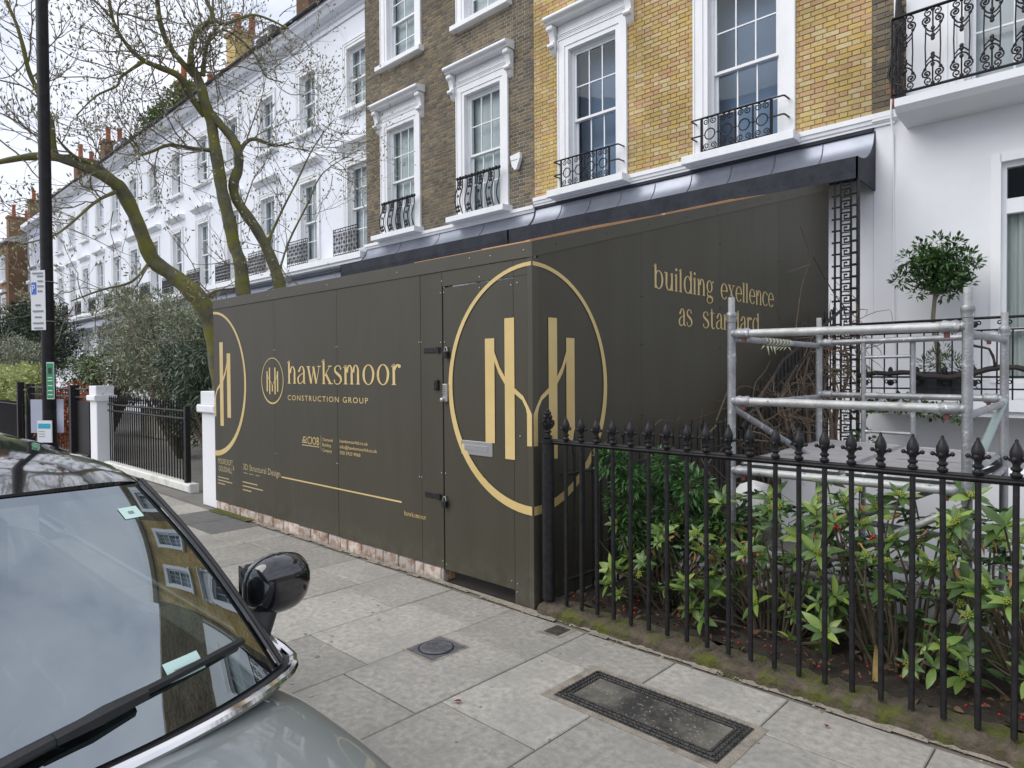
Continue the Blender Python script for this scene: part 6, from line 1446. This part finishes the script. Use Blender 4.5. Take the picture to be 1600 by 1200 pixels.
gl = MB().grid([[wsp(s_, t_) for s_ in np.linspace(-1, 1, 41)] for t_ in np.linspace(0, 1, 17)]).part('windscreen', cglass, car, smooth=True, fix=False)
fb = MB()
fb.grid([[wsp(s_, t_, -.004) for s_ in np.linspace(-1, 1, 41)] for t_ in (0, .03, .06)])
fb.grid([[wsp(s_, t_, -.004) for s_ in np.linspace(-1, 1, 41)] for t_ in (.955, .98, 1)])
for sg in (-1, 1):
    # rounded lower corner of the clear glass
    cols_ = []
    for t_ in np.linspace(.06, .955, 18):
        e = .945 - .07 * max(0, 1 - (t_ - .06) / .16) ** 2 - .05 * max(0, 1 - (.955 - t_) / .10) ** 2; cols_.append([wsp(sg * e, t_, -.004), wsp(sg * (e + 1) / 2, t_, -.004), wsp(sg, t_, -.004)])
    fb.grid(cols_)
fb.part('glass_border', M('frit', (.008, .008, .009), .25), gl, smooth=True, fix=False)
# permit and sticker inside the glass
def decal(s0, s1, t0, t1, mat, name, sk=0.):
    return MB().grid([[wsp(s_ + sk * (t_ - t0), t_, .0015 + (.001 if mat is ink else 0)) for s_ in np.linspace(s0, s1, 4)] for t_ in np.linspace(t0, t1, 3)]).part(name, mat, gl, fix=False)
mint = M('pale_mint_paper', (.55, .75, .68), .6)
decal(.70, .80, .13, .195, mint, 'permit'); decal(.71, .785, .14, .146, ink, 'permit_print'); decal(.72, .775, .16, .163, ink, 'permit_print')
decal(.845, .915, .80, .865, mint, 'sticker'); decal(.87, .89, .825, .84, ink, 'sticker_mark')
# roof
def RZ(u_, v_):
    zc = 1.508 + .035 * min(1, max(0, (u_ - 1.46) / .35)) + .045 * math.sin(math.pi * min(1, max(0, (u_ - 1.47) / 2.3))) - .10 * max(0, (u_ - 3.0)) ** 2
    w_ = .655; q = abs(v_) / w_; return zc - (.022 + .028 * min(1, max(0, (u_ - 1.47) / .8))) * q ** 2 - .018 * q ** 10
rows = []
for k_ in range(22):
    row = []
    for s_ in np.linspace(-1, 1, 29):
        u0h = 1.45 + .10 * s_ ** 2 + .045 * s_ ** 6; u_ = u0h + .012 + (3.78 - u0h) * k_ / 21; v_ = .655 * s_ * (1 - .05 * (k_ / 21) ** 2); row.append(W3(u_, v_, RZ(u_, v_) + .003))
    rows.append(row)
rows = [[(p[0] , p[1], p[2] - .02) for p in rows[0]]] + rows
rf = MB().grid(rows).part('roof', blackp, car, smooth=True, fix=False)
for sg in (-1, 1):
    rl_ = [W3(u_, sg * .66 * (1 - .05 * ((u_ - 1.6) / 2.2) ** 2 if u_ > 1.6 else 1) * 1.0, RZ(u_, .655) - .004) for u_ in np.linspace(1.58, 3.75, 20)]
    # cant rail: rolls from the roof edge down to the door glass
    g1 = []
    for p in rl_: g1.append([p, (p[0], p[1] + sg * .022, p[2] - .012), (p[0], p[1] + sg * .042, p[2] - .040), (p[0], p[1] + sg * .05, p[2] - .08)])
    MB().grid(g1).part('roof_rail', blackp, car, smooth=True, fix=False)
    # A pillar
    pp = []
    for t_ in np.linspace(-.02, 1.0, 14):
        p = np.array(wsp(sg * 1.0, max(t_, 0), .004)); o = np.array([0, sg, 0]); bk = np.array([-1, 0, 0]); f_ = 1 - .25 * t_
        pp.append([tuple(p), tuple(p + o * .012 * f_ + bk * .002 + [0, 0, .005]), tuple(p + o * .026 * f_ + bk * .02), tuple(p + o * .032 * f_ + bk * .05), tuple(p + o * .028 * f_ + bk * .09)])
    MB().grid(pp).part('pillar', blackp, car, smooth=True, fix=False)
    sl_ = MB()
    sl_.tube([tuple(np.array(wsp(sg * 1.0, t_, .006)) + [-.004, sg * .010, .004]) for t_ in np.linspace(0, 1, 12)], .006, 6); sl_.part('pillar_seal', rubber, car, smooth=True)
    # side glass and door frame
    sgp = []
    for u_ in np.linspace(1.25, 3.7, 24):
        zt_ = RZ(max(u_, 1.6), .655) - .085; f_ = min(1, max(0.02, (u_ - 1.22) / .42)); top_ = 1.08 + (zt_ - 1.08) * f_
        sgp.append([W3(u_, sg * (.875 - .165 * ((z - 1.07) / .38)), z) for z in np.linspace(1.065, top_, 5)])
    MB().grid(sgp).part('side_window', sglass, car, smooth=True, fix=False)
    MB().tube([W3(u_, sg * (.886 if u_ < 3.2 else .87), 1.04) for u_ in np.linspace(1.45, 3.75, 16)], .011, 8).part('belt_trim', chrome, car, smooth=True)
    for u_ in (2.28,): MB().add([W3(u_ + d_, sg * v_, z) for z, v_ in ((1.07, .882), (1.47, .72)) for d_ in (-.05, .05)], [(0, 1, 3, 2)]).part('pillar', blackp, car, fix=False)
    # wheels and arches
    for uw in (.82, 3.48):
        c = W3(uw, sg * .83, .325); wh = MB().lathe([(.20, -.09), (.30, -.10), (.325, -.07), (.325, .07), (.30, .10), (.20, .09)], c, 28, 'y').part('wheel', rubber, car, smooth=True)
        ri = MB().lathe([(.205, -.07), (.205, .07)], c, 24, 'y')
        ri.part('rim', M('alloy_rim', (.35, .35, .36), .3, metal=.9), wh)
        ar = MB().tube([W3(uw + .37 * math.cos(a), sg * .915, .33 + .37 * math.sin(a)) for a in np.linspace(-.1, math.pi + .1, 18)], .03, 6).part('wheel_arch', plast, car, smooth=True)
    hl = MB().ball(W3(.15, sg * .60, .80), .13, 12, (.7, .8, 1)).part('headlight', M('headlight_glass', (.6, .62, .65), .1, coat=1.), car, smooth=True)
    MB().ball(W3(4.20, sg * .66, .85), .12, 10, (.4, .7, 1.4)).part('tail_light', M('tail_lens', (.35, .01, .01), .2), car, smooth=True)
    MB().tube([W3(2.15, sg * .925, .88), W3(2.35, sg * .93, .88)], .014, 6).part('door_handle', chrome, car, smooth=True)
    # mirror
    c = Vector((-1.86, YC + sg * 1.0, 1.037)); mr = MB(); nU, nV = 20, 14; rows = []
    for i in range(nV + 1):
        ph = -math.pi / 2 + math.pi * i / nV; row = []
        for j in range(nU):
            th = 2 * math.pi * j / nU; pw = lambda x, e: math.copysign(abs(x) ** e, x)
            x = pw(math.cos(ph), .8) * pw(math.cos(th), .75); y = pw(math.cos(ph), .8) * pw(math.sin(th), .75); z = pw(math.sin(ph), .8)
            x = x * (.085 if x > 0 else .045); row.append((c.x + x + .015 * z, c.y + y * .096, c.z + z * .089))
        rows.append(row)
    mr = MB().grid(rows, True).part('door_mirror', blackp, car, smooth=True)
    MB().tube([(c.x + .012 + .014 * math.sin(a), c.y + .0965 * math.copysign(abs(math.cos(a)) ** .8, math.cos(a)), c.z + .0895 * math.copysign(abs(math.sin(a)) ** .8, math.sin(a))) for a in np.linspace(0, 2 * math.pi, 40, endpoint=False)], .0016, 4, closed=True).part('housing_seam', rubber, mr)
    MB().add([(c.x - .040, c.y + a, c.z + b) for a, b in ((-.09, -.06), (.09, -.06), (.09, .06), (-.09, .06))], [(0, 1, 2, 3)]).part('mirror_glass', chrome, mr, fix=False)
    MB().tube([tuple(p) for p in catmull([(c.x + .01, c.y - sg * .03, c.z - .05), (c.x + .02, c.y - sg * .05, c.z - .09), (c.x + .03, c.y - sg * .07, c.z - .13), (c.x + .04, c.y - sg * .09, c.z - .18)], 4)], list(np.linspace(.036, .034, 13)), 12).part('mirror_stalk', plast, mr, smooth=True)
# cowl, chrome strip, bonnet shut line, wiper
cw_ = MB(); rows = []
for s_ in np.linspace(-1.06, 1.06, 41):
    q = WS(max(-1, min(1, s_)), 0); ex_ = max(0, abs(s_) - 1) * math.copysign(1, s_)
    v_ = q[1] + ex_ * .9; u_ = q[0] + (abs(ex_) * 1.2)
    rows.append([W3(u_ + .02, v_, q[2] - .008), W3(u_ - .006, v_ * 1.008, q[2] - .006), W3(u_ - .016, v_ * 1.016, q[2] - .014)])
cw_.grid(rows).part('cowl', plast, car, smooth=True, fix=False)
ch = []
for s_ in np.linspace(-1.0, 1.0, 45):
    q = WS(s_, 0); ch.append(W3(q[0] - .022 + .012 * s_ ** 8, q[1] * 1.03, q[2] - .011 - .006 * s_ ** 4))
ch = [W3(1.27, -.868, 1.088), W3(1.17, -.862, 1.082)] + ch + [W3(1.17, .862, 1.082), W3(1.27, .868, 1.088)]
MB().tube([tuple(p) for p in catmull(ch, 2)], .0125, 8).part('chrome_strip', chrome, car, smooth=True)
wp = MB().tube([tuple(p) for p in catmull([wsp(-.05, -.01, .03), wsp(.12, .02, .034), wsp(.34, .07, .035), wsp(.50, .10, .03), wsp(.60, .115, .026)], 4)], list(np.linspace(.013, .009, 17)), 7)
wp.tube([tuple(p) for p in catmull([wsp(.05, .028, .014), wsp(.3, .085, .014), wsp(.55, .122, .014), wsp(.75, .14, .014), wsp(.93, .145, .012)], 4)], .0095, 6)
wp.tube([wsp(.42, .085, .034), wsp(.52, .10, .034), wsp(.62, .115, .028)], [.012, .017, .014], 6)
wp.part('wiper', rubber, car, smooth=True)
wp = MB().tube([tuple(p) for p in catmull([wsp(-.80, .0, .03), wsp(-.65, .02, .03), wsp(-.45, .04, .026)], 4)], .010, 6); wp.tube([tuple(p) for p in catmull([wsp(-.92, .03, .014), wsp(-.6, .055, .014), wsp(-.25, .05, .014)], 4)], .008, 6); wp.part('wiper', rubber, car, smooth=True)
# inside: dashboard, seats, steering wheel, rear screen
dm = M('dashboard', (.02, .021, .022), .7)
MB().grid([[W3(1.0 + .75 * b + .12 * abs(a), a * .74, 1.02 - .06 * b - .02 * a * a) for a in np.linspace(-1, 1, 15)] for b in np.linspace(0, 1, 6)]).part('dashboard', dm, car, smooth=True, fix=False)
for v_ in (-.36, .36):
    MB().bbox(*sorted((W3(2.3, 0, 0)[0], W3(2.14, 0, 0)[0])), YC + v_ - .24, YC + v_ + .24, ZR + .5, ZR + 1.12, .03).part('seat_back', dm, car); MB().bbox(*sorted((W3(2.32, 0, 0)[0], W3(2.22, 0, 0)[0])), YC + v_ - .12, YC + v_ + .12, ZR + 1.14, ZR + 1.32, .03).part('headrest', dm, car)
MB().tube([(W3(1.72, 0, 0)[0] - .05 * math.sin(a), YC - .36 + .18 * math.cos(a), ZR + .98 + .17 * math.sin(a)) for a in np.linspace(0, 2 * math.pi, 22, endpoint=False)], .014, 6, closed=True).part('steering_wheel', dm, car, smooth=True)
MB().box(W3(1.60, 0, 0)[0], W3(1.57, 0, 0)[0], YC - .11, YC + .11, ZR + 1.42, ZR + 1.475).part('rear_view_mirror', dm, car)
MB().grid([[W3(3.74 + .32 * t_, s_ * (.60 + .16 * t_), 1.47 - .40 * t_) for s_ in np.linspace(-1, 1, 9)] for t_ in np.linspace(0, 1, 5)]).part('rear_window', sglass, car, smooth=True, fix=False)
MB().bbox(XF - .02, XF + .012, YC - .42, YC + .42, ZR + .42, ZR + .66, .01).part('grille', plast, car)
